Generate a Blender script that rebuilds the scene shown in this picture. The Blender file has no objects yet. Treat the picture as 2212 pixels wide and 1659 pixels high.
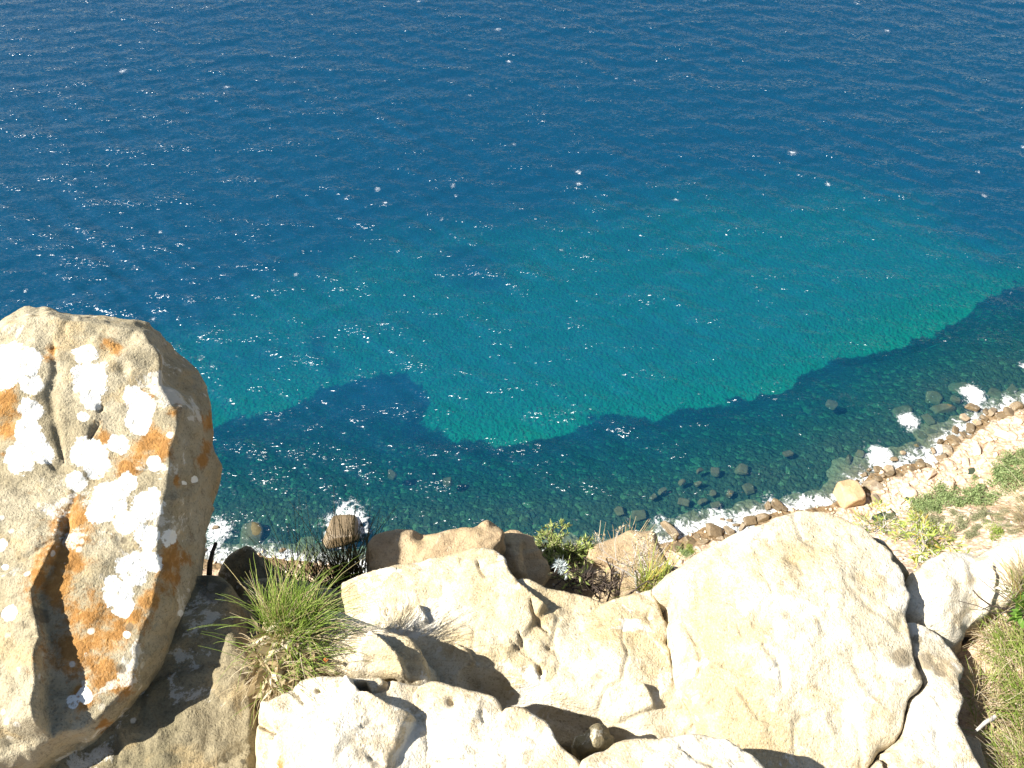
import bpy, bmesh, math, random
import numpy as np
from mathutils import Vector
from mathutils.geometry import delaunay_2d_cdt

random.seed(7)
rng = np.random.default_rng(7)
scene = bpy.context.scene
COL = scene.collection
R = math.radians

# ------------------------------------------------------------------ camera
H = 80.0
PITCH = R(48)
FPX = 1841.0                      # focal length in units of a 2212 px wide picture
CAM = np.array([0.0, 0.0, H])
FWD = np.array([0, math.cos(PITCH), -math.sin(PITCH)])
UP = np.array([0, math.sin(PITCH), math.cos(PITCH)])
RT = np.array([1.0, 0, 0])
cd = bpy.data.cameras.new('camera'); co = bpy.data.objects.new('camera', cd); COL.objects.link(co)
co.location = CAM; co.rotation_euler = (R(90) - PITCH, 0, 0)
cd.sensor_width = 36; cd.lens = 36 * FPX / 2212; cd.clip_start = 0.05; cd.clip_end = 5000
scene.camera = co

# ------------------------------------------------------------------ light
SUN_EL, SUN_AZ = R(44), R(100)     # azimuth to the left of the viewing direction
SDIR = np.array([-math.cos(SUN_EL) * math.sin(SUN_AZ), math.cos(SUN_EL) * math.cos(SUN_AZ), math.sin(SUN_EL)])
sl = bpy.data.lights.new('sun', 'SUN'); so = bpy.data.objects.new('sun', sl); COL.objects.link(so)
sl.energy = 5.0; sl.angle = R(0.53); sl.color = (1.0, 0.955, 0.88)
so.rotation_euler = Vector(SDIR).to_track_quat('Z', 'Y').to_euler()
so.location = (-20, 5, 120)
w = bpy.data.worlds.new('World'); scene.world = w; w.use_nodes = True
nt = w.node_tree
sky = nt.nodes.new('ShaderNodeTexSky'); sky.sky_type = 'NISHITA'; sky.sun_disc = False
sky.sun_elevation = SUN_EL; sky.sun_rotation = -SUN_AZ
bg = nt.nodes['Background']; bg.inputs[1].default_value = 0.05
nt.links.new(sky.outputs[0], bg.inputs[0])
scene.view_settings.view_transform = 'Standard'; scene.view_settings.look = 'None'
scene.view_settings.exposure = 1.52; scene.view_settings.gamma = 1.0

# ------------------------------------------------------------------ helpers
def ray(px):
    px = np.atleast_2d(np.asarray(px, float))
    a = (px[:, :1] - 1106) / FPX; b = (829.5 - px[:, 1:2]) / FPX
    return a * RT + b * UP + FWD
def project(p):
    q = p - CAM
    z = q @ FWD
    return np.stack([1106 + FPX * (q @ RT) / z, 829.5 - FPX * (q @ UP) / z], -1)
def on_plane(px, p0, n):
    r = ray(px); t = ((p0 - CAM) @ n) / (r @ n)
    return CAM + r * t[:, None]
def at_z(px, zrel):
    return on_plane(px, CAM + np.array([0, 0, zrel]), np.array([0, 0, 1.0]))[0]
def at_sea(px, z=0.0):
    return on_plane(px, np.array([0, 0, z]), np.array([0, 0, 1.0]))
def unit(v):
    v = np.asarray(v, float); return v / np.linalg.norm(v)

def vnoise(p, seed=0):
    p = np.asarray(p, float)
    i = np.floor(p).astype(np.int64); f = p - i
    f = f * f * f * (f * (f * 6 - 15) + 10)
    def hsh(x, y, z):
        h = (x * 374761393 + y * 668265263 + z * 2246822519 + seed * 3266489917) & 0xffffffff
        h = ((h ^ (h >> 13)) * 1274126177) & 0xffffffff
        h = ((h ^ (h >> 15)) * 2654435761) & 0xffffffff
        return ((h ^ (h >> 16)) & 0xffffff) / 8388607.5 - 1
    r = 0
    for dx in (0, 1):
        for dy in (0, 1):
            for dz in (0, 1):
                wx = f[:, 0] if dx else 1 - f[:, 0]
                wy = f[:, 1] if dy else 1 - f[:, 1]
                wz = f[:, 2] if dz else 1 - f[:, 2]
                r = r + wx * wy * wz * hsh(i[:, 0] + dx, i[:, 1] + dy, i[:, 2] + dz)
    return r
def fbm(p, scale, octv=4, seed=0, gain=.5):
    p = np.asarray(p, float) / scale
    s = 0; a = 1
    for o in range(octv):
        s = s + a * vnoise(p * (2.03 ** o) + 17.3 * o, seed + o); a *= gain
    return s
def smooth(a, b, x):
    t = np.clip((x - a) / (b - a), 0, 1); return t * t * (3 - 2 * t)
def polydist(P, line):
    """distance, signed side (+ = right hand in a y-down picture), position along 0..1"""
    line = np.asarray(line, float); A = line[:-1]; B = line[1:]
    L = np.linalg.norm(B - A, axis=1); cum = np.concatenate([[0], np.cumsum(L)])
    best = np.full(len(P), 1e18); side = np.zeros(len(P)); s = np.zeros(len(P))
    for k in range(len(A)):
        d = B[k] - A[k]
        t = np.clip(((P - A[k]) @ d) / (d @ d), 0, 1)
        q = P - (A[k] + t[:, None] * d)
        dist = np.hypot(q[:, 0], q[:, 1])
        m = dist < best
        best[m] = dist[m]
        cr = d[0] * (P[:, 1] - A[k, 1]) - d[1] * (P[:, 0] - A[k, 0])
        side[m] = np.sign(cr)[m]; s[m] = ((cum[k] + t * L[k]) / cum[-1])[m]
    return best, side, s
def inside(P, poly):
    poly = np.asarray(poly, float); c = np.zeros(len(P), bool)
    x, y = P[:, 0], P[:, 1]
    j = len(poly) - 1
    for i in range(len(poly)):
        xi, yi = poly[i]; xj, yj = poly[j]
        if yi != yj:
            m = ((yi > y) != (yj > y)) & (x < (xj - xi) * (y - yi) / (yj - yi) + xi)
            c ^= m
        j = i
    return c

def tag(o, label=None, cat=None, group=None, kind=None):
    if label: o['label'] = label
    if cat: o['category'] = cat
    if group: o['group'] = group
    if kind: o['kind'] = kind
    return o
def link(name, me, mat=None, parent=None):
    o = bpy.data.objects.new(name, me); COL.objects.link(o)
    if mat and me is not None: me.materials.append(mat)
    if parent: o.parent = parent
    return o
def empty(name, loc, label, cat, group=None):
    o = bpy.data.objects.new(name, None); COL.objects.link(o); o.location = loc
    o.empty_display_size = 0.1
    return tag(o, label, cat, group)
def mesh_np(name, V, T, smooth_=True, attrs=None):
    me = bpy.data.meshes.new(name)
    V = np.asarray(V, np.float32); T = np.asarray(T, np.int32)
    k = T.shape[1]
    me.vertices.add(len(V)); me.vertices.foreach_set('co', V.ravel())
    me.loops.add(T.size); me.loops.foreach_set('vertex_index', T.ravel())
    me.polygons.add(len(T)); me.polygons.foreach_set('loop_start', np.arange(len(T), dtype=np.int32) * k)
    if smooth_: me.polygons.foreach_set('use_smooth', np.ones(len(T), bool))
    me.update(calc_edges=True); me.validate()
    for an, av in (attrs or {}).items():
        a = me.attributes.new(an, 'FLOAT', 'POINT'); a.data.foreach_set('value', np.asarray(av, np.float32))
    return me
def recalc(me):
    bm = bmesh.new(); bm.from_mesh(me); bmesh.ops.recalc_face_normals(bm, faces=bm.faces); bm.to_mesh(me); bm.free()

# ------------------------------------------------------------------ materials
class NT:
    def __init__(s, name):
        s.m = bpy.data.materials.new(name); s.m.use_nodes = True
        s.t = s.m.node_tree; s.t.nodes.clear()
        s.out = s.t.nodes.new('ShaderNodeOutputMaterial')
    def n(s, typ, **kw):
        nd = s.t.nodes.new('ShaderNode' + typ)
        for k, v in kw.items(): setattr(nd, k, v)
        return nd
    def l(s, a, b): s.t.links.new(a, b)
    def setin(s, sock, v):
        if isinstance(v, bpy.types.NodeSocket): s.l(v, sock)
        else: sock.default_value = v if not (isinstance(v, tuple) and len(v) == 3 and sock.type == 'RGBA') else (*v, 1)
    def math(s, op, a, b=None, clamp=False):
        nd = s.n('Math', operation=op, use_clamp=clamp); s.setin(nd.inputs[0], a)
        if b is not None: s.setin(nd.inputs[1], b)
        return nd.outputs[0]
    def coord(s, scale=(1, 1, 1), rot=(0, 0, 0), world=True):
        if world: src = s.n('NewGeometry').outputs['Position']
        else: src = s.n('TexCoord').outputs['Object']
        mp = s.n('Mapping'); s.l(src, mp.inputs[0]); mp.inputs['Scale'].default_value = scale; mp.inputs['Rotation'].default_value = rot
        return mp.outputs[0]
    def noise(s, vec, scale, detail=4, rough=.55, dist=0.0):
        nd = s.n('TexNoise'); s.l(vec, nd.inputs['Vector']); nd.inputs['Scale'].default_value = scale
        nd.inputs['Detail'].default_value = detail; nd.inputs['Roughness'].default_value = rough
        nd.inputs['Distortion'].default_value = dist
        return nd.outputs['Fac']
    def voro(s, vec, scale, feature='F1', out='Distance'):
        nd = s.n('TexVoronoi', feature=feature); s.l(vec, nd.inputs['Vector']); nd.inputs['Scale'].default_value = scale
        return nd.outputs[out]
    def step(s, v, a, b):
        nd = s.n('MapRange', interpolation_type='SMOOTHSTEP'); s.setin(nd.inputs['Value'], v)
        nd.inputs['From Min'].default_value = a; nd.inputs['From Max'].default_value = b
        return nd.outputs[0]
    def mix(s, f, a, b, blend='MIX'):
        nd = s.n('Mix', data_type='RGBA', blend_type=blend); s.setin(nd.inputs[0], f); s.setin(nd.inputs[6], a); s.setin(nd.inputs[7], b)
        return nd.outputs[2]
    def attr(s, name):
        nd = s.n('Attribute'); nd.attribute_name = name; return nd.outputs['Fac']
    def bump(s, h, dist, strength=1.0, normal=None):
        nd = s.n('Bump'); s.l(h, nd.inputs['Height']); nd.inputs['Distance'].default_value = dist; nd.inputs['Strength'].default_value = strength
        if normal: s.l(normal, nd.inputs['Normal'])
        return nd.outputs[0]
    def principled(s, color, rough=.9, normal=None, spec=.2):
        nd = s.n('BsdfPrincipled'); s.setin(nd.inputs['Base Color'], color); s.setin(nd.inputs['Roughness'], rough)
        nd.inputs['Specular IOR Level'].default_value = spec
        if normal: s.l(normal, nd.inputs['Normal'])
        s.l(nd.outputs[0], s.out.inputs[0]); return nd

def rock_mat(name, light, mid, dark, white=.5, orange=.5, orange_col=(.38, .185, .045), ochre=(.40, .29, .14), big=5.0, world=True, k=1.0):
    m = NT(name); c = m.coord(world=world)
    n1 = m.noise(c, big * k, 7, .62, .3); n2 = m.noise(c, 38 * k, 6, .7); n3 = m.noise(c, 210 * k, 3, .7)
    n4 = m.noise(c, 11 * k, 5, .6, .6)
    col = m.mix(m.step(n1, .40, .60), mid, light)
    col = m.mix(m.math('MULTIPLY', m.step(n4, .52, .66), .55), col, ochre)
    col = m.mix(m.math('MULTIPLY', m.step(n2, .50, .66), .5), col, dark)
    col = m.mix(m.math('MULTIPLY', m.step(n3, .54, .65), .55), col, dark)
    col = m.mix(m.math('MULTIPLY', m.step(n3, .47, .33), .5), col, light)
    # pale crustose lichen: small round dots and larger blotches
    v1 = m.voro(c, 26 * k); vm = m.step(m.noise(c, 4 * k, 3), .5, .62)
    dots = m.math('MULTIPLY', m.step(m.math('ADD', v1, m.math('MULTIPLY', n2, .15)), .27, .21), vm)
    blot = m.step(m.math('ADD', m.noise(c, 7.5 * k, 6, .68, .4), m.math('MULTIPLY', n3, .12)), .665 - .06 * white, .70 - .06 * white)
    wl = m.math('MAXIMUM', m.math('MULTIPLY', dots, .8), m.math('MULTIPLY', blot, .85 * min(1, white * 2)))
    lw = m.attr('lw'); lo = m.attr('lo')
    wsharp = m.step(m.math('ADD', lw, m.math('MULTIPLY', m.math('SUBTRACT', m.noise(c, 34 * k, 8, .74), .5), 1.25)), .25, .36)
    wsharp = m.math('MULTIPLY', wsharp, m.math('SUBTRACT', 1.0, m.math('MULTIPLY', m.step(m.noise(c, 75 * k, 5, .7), .57, .66), .75)))
    om = m.step(m.math('ADD', m.math('MULTIPLY', lo, .68), m.math('MULTIPLY', m.math('SUBTRACT', m.noise(c, 19 * k, 7, .72), .5), 1.7)), .26, .58)
    om = m.math('MULTIPLY', om, .9)
    oo = m.step(m.noise(c, 23 * k, 7, .7), .74 - .1 * orange, .80 - .1 * orange)
    om = m.math('MAXIMUM', om, m.math('MULTIPLY', oo, .8))
    ocol = m.mix(m.step(n2, .42, .56), orange_col, (orange_col[0] * .75, orange_col[1] * .72, orange_col[2] * .7))
    col = m.mix(om, col, ocol)
    col = m.mix(wl, col, m.mix(n2, (.66, .62, .53), (.54, .50, .41)))
    col = m.mix(wsharp, col, m.mix(n2, (.80, .79, .74), (.66, .65, .58)))
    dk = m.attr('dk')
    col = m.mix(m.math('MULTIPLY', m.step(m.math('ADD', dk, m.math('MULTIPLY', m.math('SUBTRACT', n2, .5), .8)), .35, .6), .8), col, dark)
    pit = m.step(m.voro(c, 62 * k), .0, .26)
    hh = m.math('ADD', m.math('ADD', m.math('MULTIPLY', n2, .5), m.math('MULTIPLY', pit, .12)), m.math('ADD', m.math('MULTIPLY', n3, .26), m.math('MULTIPLY', n1, .6)))
    nb = m.bump(hh, .022 / k, .65)
    m.principled(col, .92, nb, .15)
    return m.m

def plain_mat(name, col, rough=.85, spec=.2, var=None, scale=30, world=True):
    m = NT(name)
    if var:
        col = m.mix(m.step(m.noise(m.coord(world=world), scale, 4), .35, .65), col, var)
    m.principled(col, rough, None, spec); return m.m
def leaf_mat(name, a, b, c=None, trans=.3, spec=.25, rough=.55):
    """a..b by the per-leaf attribute 'v' (0..1), c above 0.8"""
    m = NT(name); v = m.attr('v')
    col = m.mix(m.step(v, .0, .75), a, b)
    if c: col = m.mix(m.step(v, .78, .86), col, c)
    p = m.principled(col, rough, None, spec)
    tr = m.n('BsdfTranslucent'); m.l(col, tr.inputs[0])
    mx = m.n('MixShader'); mx.inputs[0].default_value = trans
    m.l(p.outputs[0], mx.inputs[1]); m.l(tr.outputs[0], mx.inputs[2]); m.l(mx.outputs[0], m.out.inputs[0])
    return m.m

M_CREAM = rock_mat('cream_sandstone', (.56, .49, .355), (.43, .345, .205), (.22, .175, .11), white=.75, orange=.1)
M_PALE = rock_mat('pale_sandstone', (.60, .545, .43), (.48, .39, .25), (.225, .18, .115), white=.9, orange=.0)
M_TAN = rock_mat('tan_sandstone', (.42, .325, .205), (.35, .255, .15), (.19, .145, .09), white=.15, orange=.0)
M_LICHEN = rock_mat('lichen_sandstone', (.38, .33, .225), (.275, .232, .145), (.12, .10, .066), white=.4, orange=.7)
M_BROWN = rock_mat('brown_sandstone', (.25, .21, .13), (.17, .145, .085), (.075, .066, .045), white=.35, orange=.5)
M_BED = rock_mat('bedrock', (.24, .20, .135), (.18, .15, .10), (.09, .075, .05), white=.3, orange=.1)

# ------------------------------------------------------------------ rock slabs traced in the photo, each with its own plane, rounding and thickness
def dens(F, sp, counts=None):
    F = np.asarray(F, float); out = []; cs = []
    for k in range(len(F)):
        a, b = F[k], F[(k + 1) % len(F)]
        c = counts[k] if counts else max(1, int(math.ceil(np.linalg.norm(b - a) / sp)))
        cs.append(c)
        for j in range(c): out.append(a + (b - a) * j / c)
    return np.array(out), cs
def chaikin(F, it=1):
    F = np.asarray(F, float)
    for _ in range(it):
        G = np.roll(F, -1, 0)
        F = np.stack([F * .8 + G * .2, F * .2 + G * .8], 1).reshape(-1, 2)
    return F
def jitter(P, a, seed=3):
    q = np.concatenate([P, np.zeros((len(P), 1))], 1)
    dx = fbm(q, 34, 4, seed); dy = fbm(q, 34, 4, seed + 50)
    return P + a * np.stack([dx, dy], -1)
def feats_h(P, feats):
    h = np.zeros(len(P))
    for f in feats:
        k = f[0]
        if k == 'crack':                       # polyline, half width px, depth m
            d, sd, s = polydist(P, f[1])
            wd = f[2] * (0.35 + 1.0 * np.sin(np.pi * np.clip(s, .04, .96)))
            h -= f[3] * np.exp(-(d / wd) ** 2)
        elif k == 'step':                      # polyline, rise m, side (+1 right, -1 left), decay px, [taper start, taper end]
            d, sd, s = polydist(P, f[1]); t0, t1 = f[5] if len(f) > 5 else (1, 1)
            tp = (t0 + (t1 - t0) * s) * smooth(0, .10, s) * smooth(0, .10, 1 - s)
            sgn = sd * f[3]
            h += f[2] * tp * smooth(-3.0, 3.0, sgn * d) * np.exp(-d / f[4])
        elif k == 'bump':                      # centre, radius px, height
            d = np.hypot(P[:, 0] - f[1][0], P[:, 1] - f[1][1]); h += f[3] * np.exp(-(d / f[2]) ** 2)
        elif k == 'area':                      # polygon, height, soft px
            ins = inside(P, f[1]); d, _, _ = polydist(P, list(f[1]) + [f[1][0]])
            h += f[2] * smooth(-f[3], f[3], np.where(ins, d, -d))
    return h
def blobs(P, bl):
    v = np.zeros(len(P))
    for x, y, r in bl: v = np.maximum(v, 1 - np.hypot(P[:, 0] - x, P[:, 1] - y) / r)
    return np.clip(v, 0, 1)

def slab(name, label, cat, F, plane, thick=.3, sp=5.0, rnd=.03, jit=2.5, amp=(.012, .004), feats=(), mat=None, seed=1,
         S=None, back=.3, back2=.3, bulge=.02, flare=.12, lw=(), lo=(), dk=(), group=None, kind=None, down=None, corner=1, facet=.028, nfac=9):
    anchor, zrel, n = plane; n = unit(n)
    p0 = at_z(anchor, zrel)
    if S is None and corner: F = chaikin(F, corner)
    D, cs = dens(F, sp); D0 = D
    D = jitter(D, jit)
    mn, mx = D.min(0), D.max(0)
    gx = np.arange(mn[0], mx[0], sp); gy = np.arange(mn[1], mx[1], sp * .87)
    X, Y = np.meshgrid(gx, gy); X = X + (np.arange(len(gy)) % 2)[:, None] * sp * .5
    G = np.stack([X.ravel(), Y.ravel()], -1) + rng.uniform(-.22, .22, (X.size, 2)) * sp
    G = G[inside(G, D)]
    dd, _, _ = polydist(G, np.vstack([D, D[:1]]))
    G = G[dd > sp * .55]
    pts = np.vstack([D, G]); nD = len(D)
    vs, _, fs, ov, _, _ = delaunay_2d_cdt([Vector(p) for p in pts], [(i, (i + 1) % nD) for i in range(nD)], [list(range(nD))], 1, 1e-4)
    P = np.array([(v.x, v.y) for v in vs])
    idx = {}
    for vi, o in enumerate(ov):
        for q in o: idx[q] = vi
    rim = []
    for i in range(nD):
        if i in idx and (not rim or rim[-1] != idx[i]): rim.append(idx[i])
    keep = [i for i in range(nD) if i in idx]
    W = on_plane(P, p0, n)
    rngm = np.linalg.norm(W - CAM, axis=1)
    de, _, _ = polydist(P, np.vstack([D, D[:1]])); de = de * rngm / FPX
    rr = rnd * np.clip(.75 + .9 * fbm(W, .12, 3, seed + 9), .25, 2.2)
    t = np.clip(de / rr, 0, 1)
    h = -rr * (1 - np.sqrt(np.clip(1 - (1 - t) ** 2, 0, 1)))
    h = h + amp[0] * fbm(W, .22, 4, seed) * 1.2 + amp[1] * fbm(W, .045, 3, seed + 4)
    ridg = 1 - np.abs(fbm(W, .16, 3, seed + 21)); h = h - amp[1] * 1.2 * np.clip(ridg - .82, 0, 1) * 6
    if facet:                              # broad flat planes meeting in blunt ridges, as split sandstone has
        fr = np.random.default_rng(seed + 900); q = W - W.mean(0); ax = np.cross(n, [0, 1, 0]); ax /= np.linalg.norm(ax); ay = np.cross(n, ax)
        uv = np.stack([q @ ax, q @ ay], -1); uv = uv / np.abs(uv).max(0); uv = uv + .06 * np.stack([fbm(W, .15, 3, seed + 61), fbm(W, .15, 3, seed + 62)], -1)
        cs2 = fr.uniform(-.85, .85, (nfac, 2)); pl_ = -(cs2 ** 2).sum(1)[None] - 2 * (uv[:, None, :] - cs2[None]).__mul__(cs2[None]).sum(-1) + fr.normal(size=nfac)[None] * .12
        h = h + facet * pl_.min(1)
    h = h + feats_h(P, feats)
    W = W + n * h[:, None]
    V = [W]; PX = [P]; nv = len(P); T = [tuple(f) for f in fs]
    rimi = [idx[i] for i in keep]
    base = W[rimi]; m = len(rimi)
    cen = base.mean(0)
    e = np.roll(base, -1, 0) - np.roll(base, 1, 0)
    ap = np.sign(np.sum(np.cross(base - cen, np.roll(base, -1, 0) - cen) @ n))
    out = np.cross(e, n) * ap; out /= np.linalg.norm(out, axis=1)[:, None] + 1e-9
    rings = []
    if S is None:
        dv = unit(down) if down is not None else unit(-n * .5 + np.array([0, 0, -.5]))
        nr = int(np.clip(thick / .03, 4, 14))
        for r in range(1, nr + 1):
            q = r / nr
            rings.append((base + dv * thick * q + out * (flare * thick * q), 1.0))
    else:
        Sd, _ = dens(S, sp, cs); Sd = jitter(Sd, jit); Sd = Sd[keep]
        SP = on_plane(Sd, p0 - n * back, n)
        nr = 12
        for r in range(1, nr + 1):
            q = r / nr
            rings.append((base * (1 - q) + SP * q + out * bulge * math.sin(math.pi * q), 1.0))
        c2 = SP.mean(0)
        for r in range(1, 6):
            q = r / 5
            rings.append((SP + (c2 - SP) * (.45 * q * q) - n * back2 * q, 1.0))
    prev = rimi
    for pos, a in rings:
        nz = fbm(pos, .11, 4, seed + 31) * amp[0] * 1.4 + fbm(pos, .03, 2, seed + 35) * amp[1] * 1.2
        pos = pos + out * nz[:, None]
        V.append(pos); PX.append(project(pos)); cur = list(range(nv, nv + m)); nv += m
        for i in range(m):
            j = (i + 1) % m
            T.append((prev[i], prev[j], cur[j])); T.append((prev[i], cur[j], cur[i]))
        prev = cur
    V.append(V[-1].mean(0)[None]); PX.append(PX[-1].mean(0)[None]); nv += 1
    for i in range(m): T.append((prev[i], prev[(i + 1) % m], nv - 1))
    VV = np.vstack(V); PP = np.vstack(PX)
    attrs = {}
    if lw: attrs['lw'] = blobs(PP, lw)
    if lo: attrs['lo'] = blobs(PP, lo)
    if dk: attrs['dk'] = blobs(PP, dk)
    org = VV.mean(0)
    me = mesh_np(name, VV - org, T, True, attrs)
    recalc(me)
    o = link(name, me, mat); o.location = org
    if kind: tag(o, kind=kind)
    else: tag(o, label, cat, group)
    return o

UPN = (0, 0, 1)
# --- the big lichen boulder on the left: lit front outline F and the silhouette S of its shaded flank behind it
A_F = [(-330, 760), (-150, 730), (0, 712), (28, 690), (55, 674), (94, 671), (133, 678), (172, 687), (221, 687), (263, 698), (302, 705), (324, 732), (338, 750),
       (343, 775), (340, 820), (357, 848), (374, 872), (376, 900), (372, 934), (362, 967), (360, 1008), (354, 1050), (344, 1085), (337, 1160), (335, 1233), (323, 1324),
       (293, 1394), (283, 1474), (255, 1495), (222, 1535), (174, 1575), (126, 1582), (66, 1614), (0, 1642), (-120, 1690), (-330, 1740)]
A_S = [(-340, 740), (-150, 715), (-2, 703), (27, 684), (55, 670), (95, 668), (134, 675), (173, 684), (223, 684), (266, 694), (310, 704), (345, 735), (385, 768),
       (426, 798), (440, 826), (445, 850), (454, 884), (458, 914), (456, 936), (468, 967), (469, 1008), (457, 1064), (447, 1090), (435, 1150), (422, 1237), (408, 1324),
       (384, 1411), (338, 1485), (297, 1527), (262, 1562), (223, 1598), (174, 1626), (100, 1672), (0, 1720), (-120, 1760), (-340, 1800)]
A_LW = [(x, y, r * 1.26) for x, y, r in [(25, 770, 37), (56, 788, 37), (12, 813, 44), (68, 832, 28), (68, 888, 28), (62, 938, 37), (37, 987, 37), (87, 975, 25), (182, 760, 28), (191, 813, 42), (191, 857, 25), (176, 894, 14),
        (280, 844, 24), (299, 875, 35), (292, 900, 31), (249, 950, 26), (193, 981, 44), (180, 972, 40), (156, 1031, 26), (328, 992, 19), (361, 930, 9), (268, 1031, 25), (230, 1068, 44), (212, 1099, 31), (311, 1087, 38), (268, 1124, 29), (325, 1060, 18),
        (311, 1155, 30), (317, 1205, 28), (280, 1224, 40), (249, 1280, 35), (261, 1305, 27), (240, 1255, 20), (367, 1162, 19), (420, 1036, 9), (398, 1043, 6), (7, 1180, 16), (19, 1230, 9), (268, 1367, 9), (175, 1500, 20), (150, 1515, 18), (30, 1330, 20), (390, 1325, 8)]]
A_LO = [(110, 760, 30), (20, 880, 50), (10, 930, 45), (100, 770, 26), (150, 1130, 70), (140, 1190, 70), (130, 1260, 80), (170, 1320, 95), (230, 1370, 90), (280, 1330, 60), (310, 1290, 40), (150, 1400, 80), (215, 1440, 80),
        (170, 1500, 50), (250, 1460, 50), (330, 960, 50), (320, 930, 50), (215, 940, 35), (260, 1000, 40), (300, 860, 35), (370, 880, 25), (450, 910, 26), (447, 965, 24), (437, 992, 20), (378, 1042, 18), (370, 1200, 55), (360, 1250, 40),
        (290, 970, 45), (245, 740, 35), (340, 1240, 40), (220, 1560, 30)]
boulder_a = slab('lichen_boulder', 'large lichen boulder with orange crust and white rosettes, at the left edge above the sea', 'boulder',
    A_F, ((200, 1150), -1.455, (.09, -.25, .965)), S=A_S, back=.18, back2=.38, bulge=.008, sp=4.6, rnd=.009, jit=2.0, amp=(.008, .004), facet=.026, seed=11, mat=M_LICHEN,
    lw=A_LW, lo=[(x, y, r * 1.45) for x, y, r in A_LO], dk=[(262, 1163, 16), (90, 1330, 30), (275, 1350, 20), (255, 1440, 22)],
    feats=[('step', [(133, 1090), (130, 1139), (120, 1185), (100, 1240), (82, 1285), (92, 1338), (100, 1383), (96, 1422), (98, 1464), (92, 1523), (104, 1600)], .06, +1, 150, (.15, 1.15)),
           ('crack', [(206, 905), (196, 920), (188, 940)], 5, .012), ('crack', [(215, 868), (207, 882)], 5, .012), ('bump', (262, 790), 12, -.014), ('bump', (256, 1165), 14, -.008),
           ('crack', [(112, 740), (118, 800), (106, 850), (120, 940), (128, 990)], 8, .008), ('bump', (40, 840), 90, .018), ('bump', (150, 1010), 60, -.006),
           ('crack', [(95, 990), (110, 1003), (150, 1012)], 6, .008)])
# --- rock beneath the boulder
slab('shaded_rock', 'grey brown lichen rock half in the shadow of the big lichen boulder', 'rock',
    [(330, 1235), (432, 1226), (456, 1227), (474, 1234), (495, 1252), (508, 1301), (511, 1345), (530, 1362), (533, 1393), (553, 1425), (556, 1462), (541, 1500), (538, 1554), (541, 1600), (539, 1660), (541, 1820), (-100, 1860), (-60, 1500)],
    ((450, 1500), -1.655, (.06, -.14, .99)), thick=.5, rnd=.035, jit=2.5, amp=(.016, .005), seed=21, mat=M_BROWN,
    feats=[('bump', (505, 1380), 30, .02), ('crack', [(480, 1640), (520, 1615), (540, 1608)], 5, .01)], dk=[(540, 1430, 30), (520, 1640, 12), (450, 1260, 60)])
# --- middle ridge slab
slab('ridge_slab', 'broad cream ridge slab right of the grass tuft, with a stepped crack at its back', 'rock',
    [(722, 1242), (745, 1233), (800, 1214), (850, 1200), (950, 1181), (1000, 1173), (1040, 1168), (1075, 1180), (1094, 1198), (1096, 1222), (1109, 1250), (1134, 1243), (1178, 1260), (1239, 1268), (1295, 1285), (1307, 1288), (1348, 1277), (1395, 1260), (1414, 1256),
     (1428, 1285), (1434, 1312), (1445, 1336), (1449, 1366), (1443, 1380), (1450, 1392), (1452, 1422), (1461, 1460), (1470, 1486), (1496, 1530), (1560, 1600), (1560, 1680), (1340, 1680), (1335, 1600), (1295, 1575), (1180, 1600), (1050, 1560), (900, 1480), (800, 1420), (742, 1330), (738, 1300)],
    ((1100, 1400), -1.755, (-.03, -.10, .99)), thick=.42, rnd=.016, amp=(.008, .0045), seed=31, facet=.035, nfac=14, mat=M_CREAM, sp=4.4, jit=2.4,
    feats=[('step', [(1090, 1200), (1096, 1222), (1120, 1262), (1150, 1288), (1187, 1316)], .034, +1, 90, (.7, .9)),
           ('crack', [(1146, 1303), (1152, 1325), (1160, 1345), (1183, 1366)], 4, .014), ('crack', [(1030, 1205), (1040, 1228), (1049, 1248)], 5, .012),
           ('crack', [(1121, 1372), (1129, 1395), (1142, 1410)], 3.5, .012), ('crack', [(1165, 1437), (1171, 1456)], 5, .02), ('step', [(905, 1305), (914, 1320), (927, 1348)], .025, +1, 60),
           ('bump', (1187, 1398), 6, -.012), ('step', [(1386, 1474), (1405, 1498), (1416, 1528)], .024, +1, 80), ('area', [(1010, 1470), (1080, 1470), (1150, 1495), (1240, 1525), (1300, 1548), (1345, 1588), (1300, 1700), (1000, 1620)], -.07, 28), ('crack', [(1407, 1312), (1402, 1325), (1408, 1340)], 5, .008),
           ('crack', [(1105, 1390), (1160, 1430), (1168, 1470)], 4, .008), ('step', [(985, 1398), (1010, 1410), (1030, 1440)], .02, +1, 40), ('bump', (1020, 1340), 120, .018), ('bump', (1330, 1420), 110, .015),
           ('crack', [(835, 1310), (833, 1322)], 5, .01), ('bump', (1250, 1330), 60, -.012), ('crack', [(1190, 1380), (1280, 1350), (1350, 1330)], 6, .004)])
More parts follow.
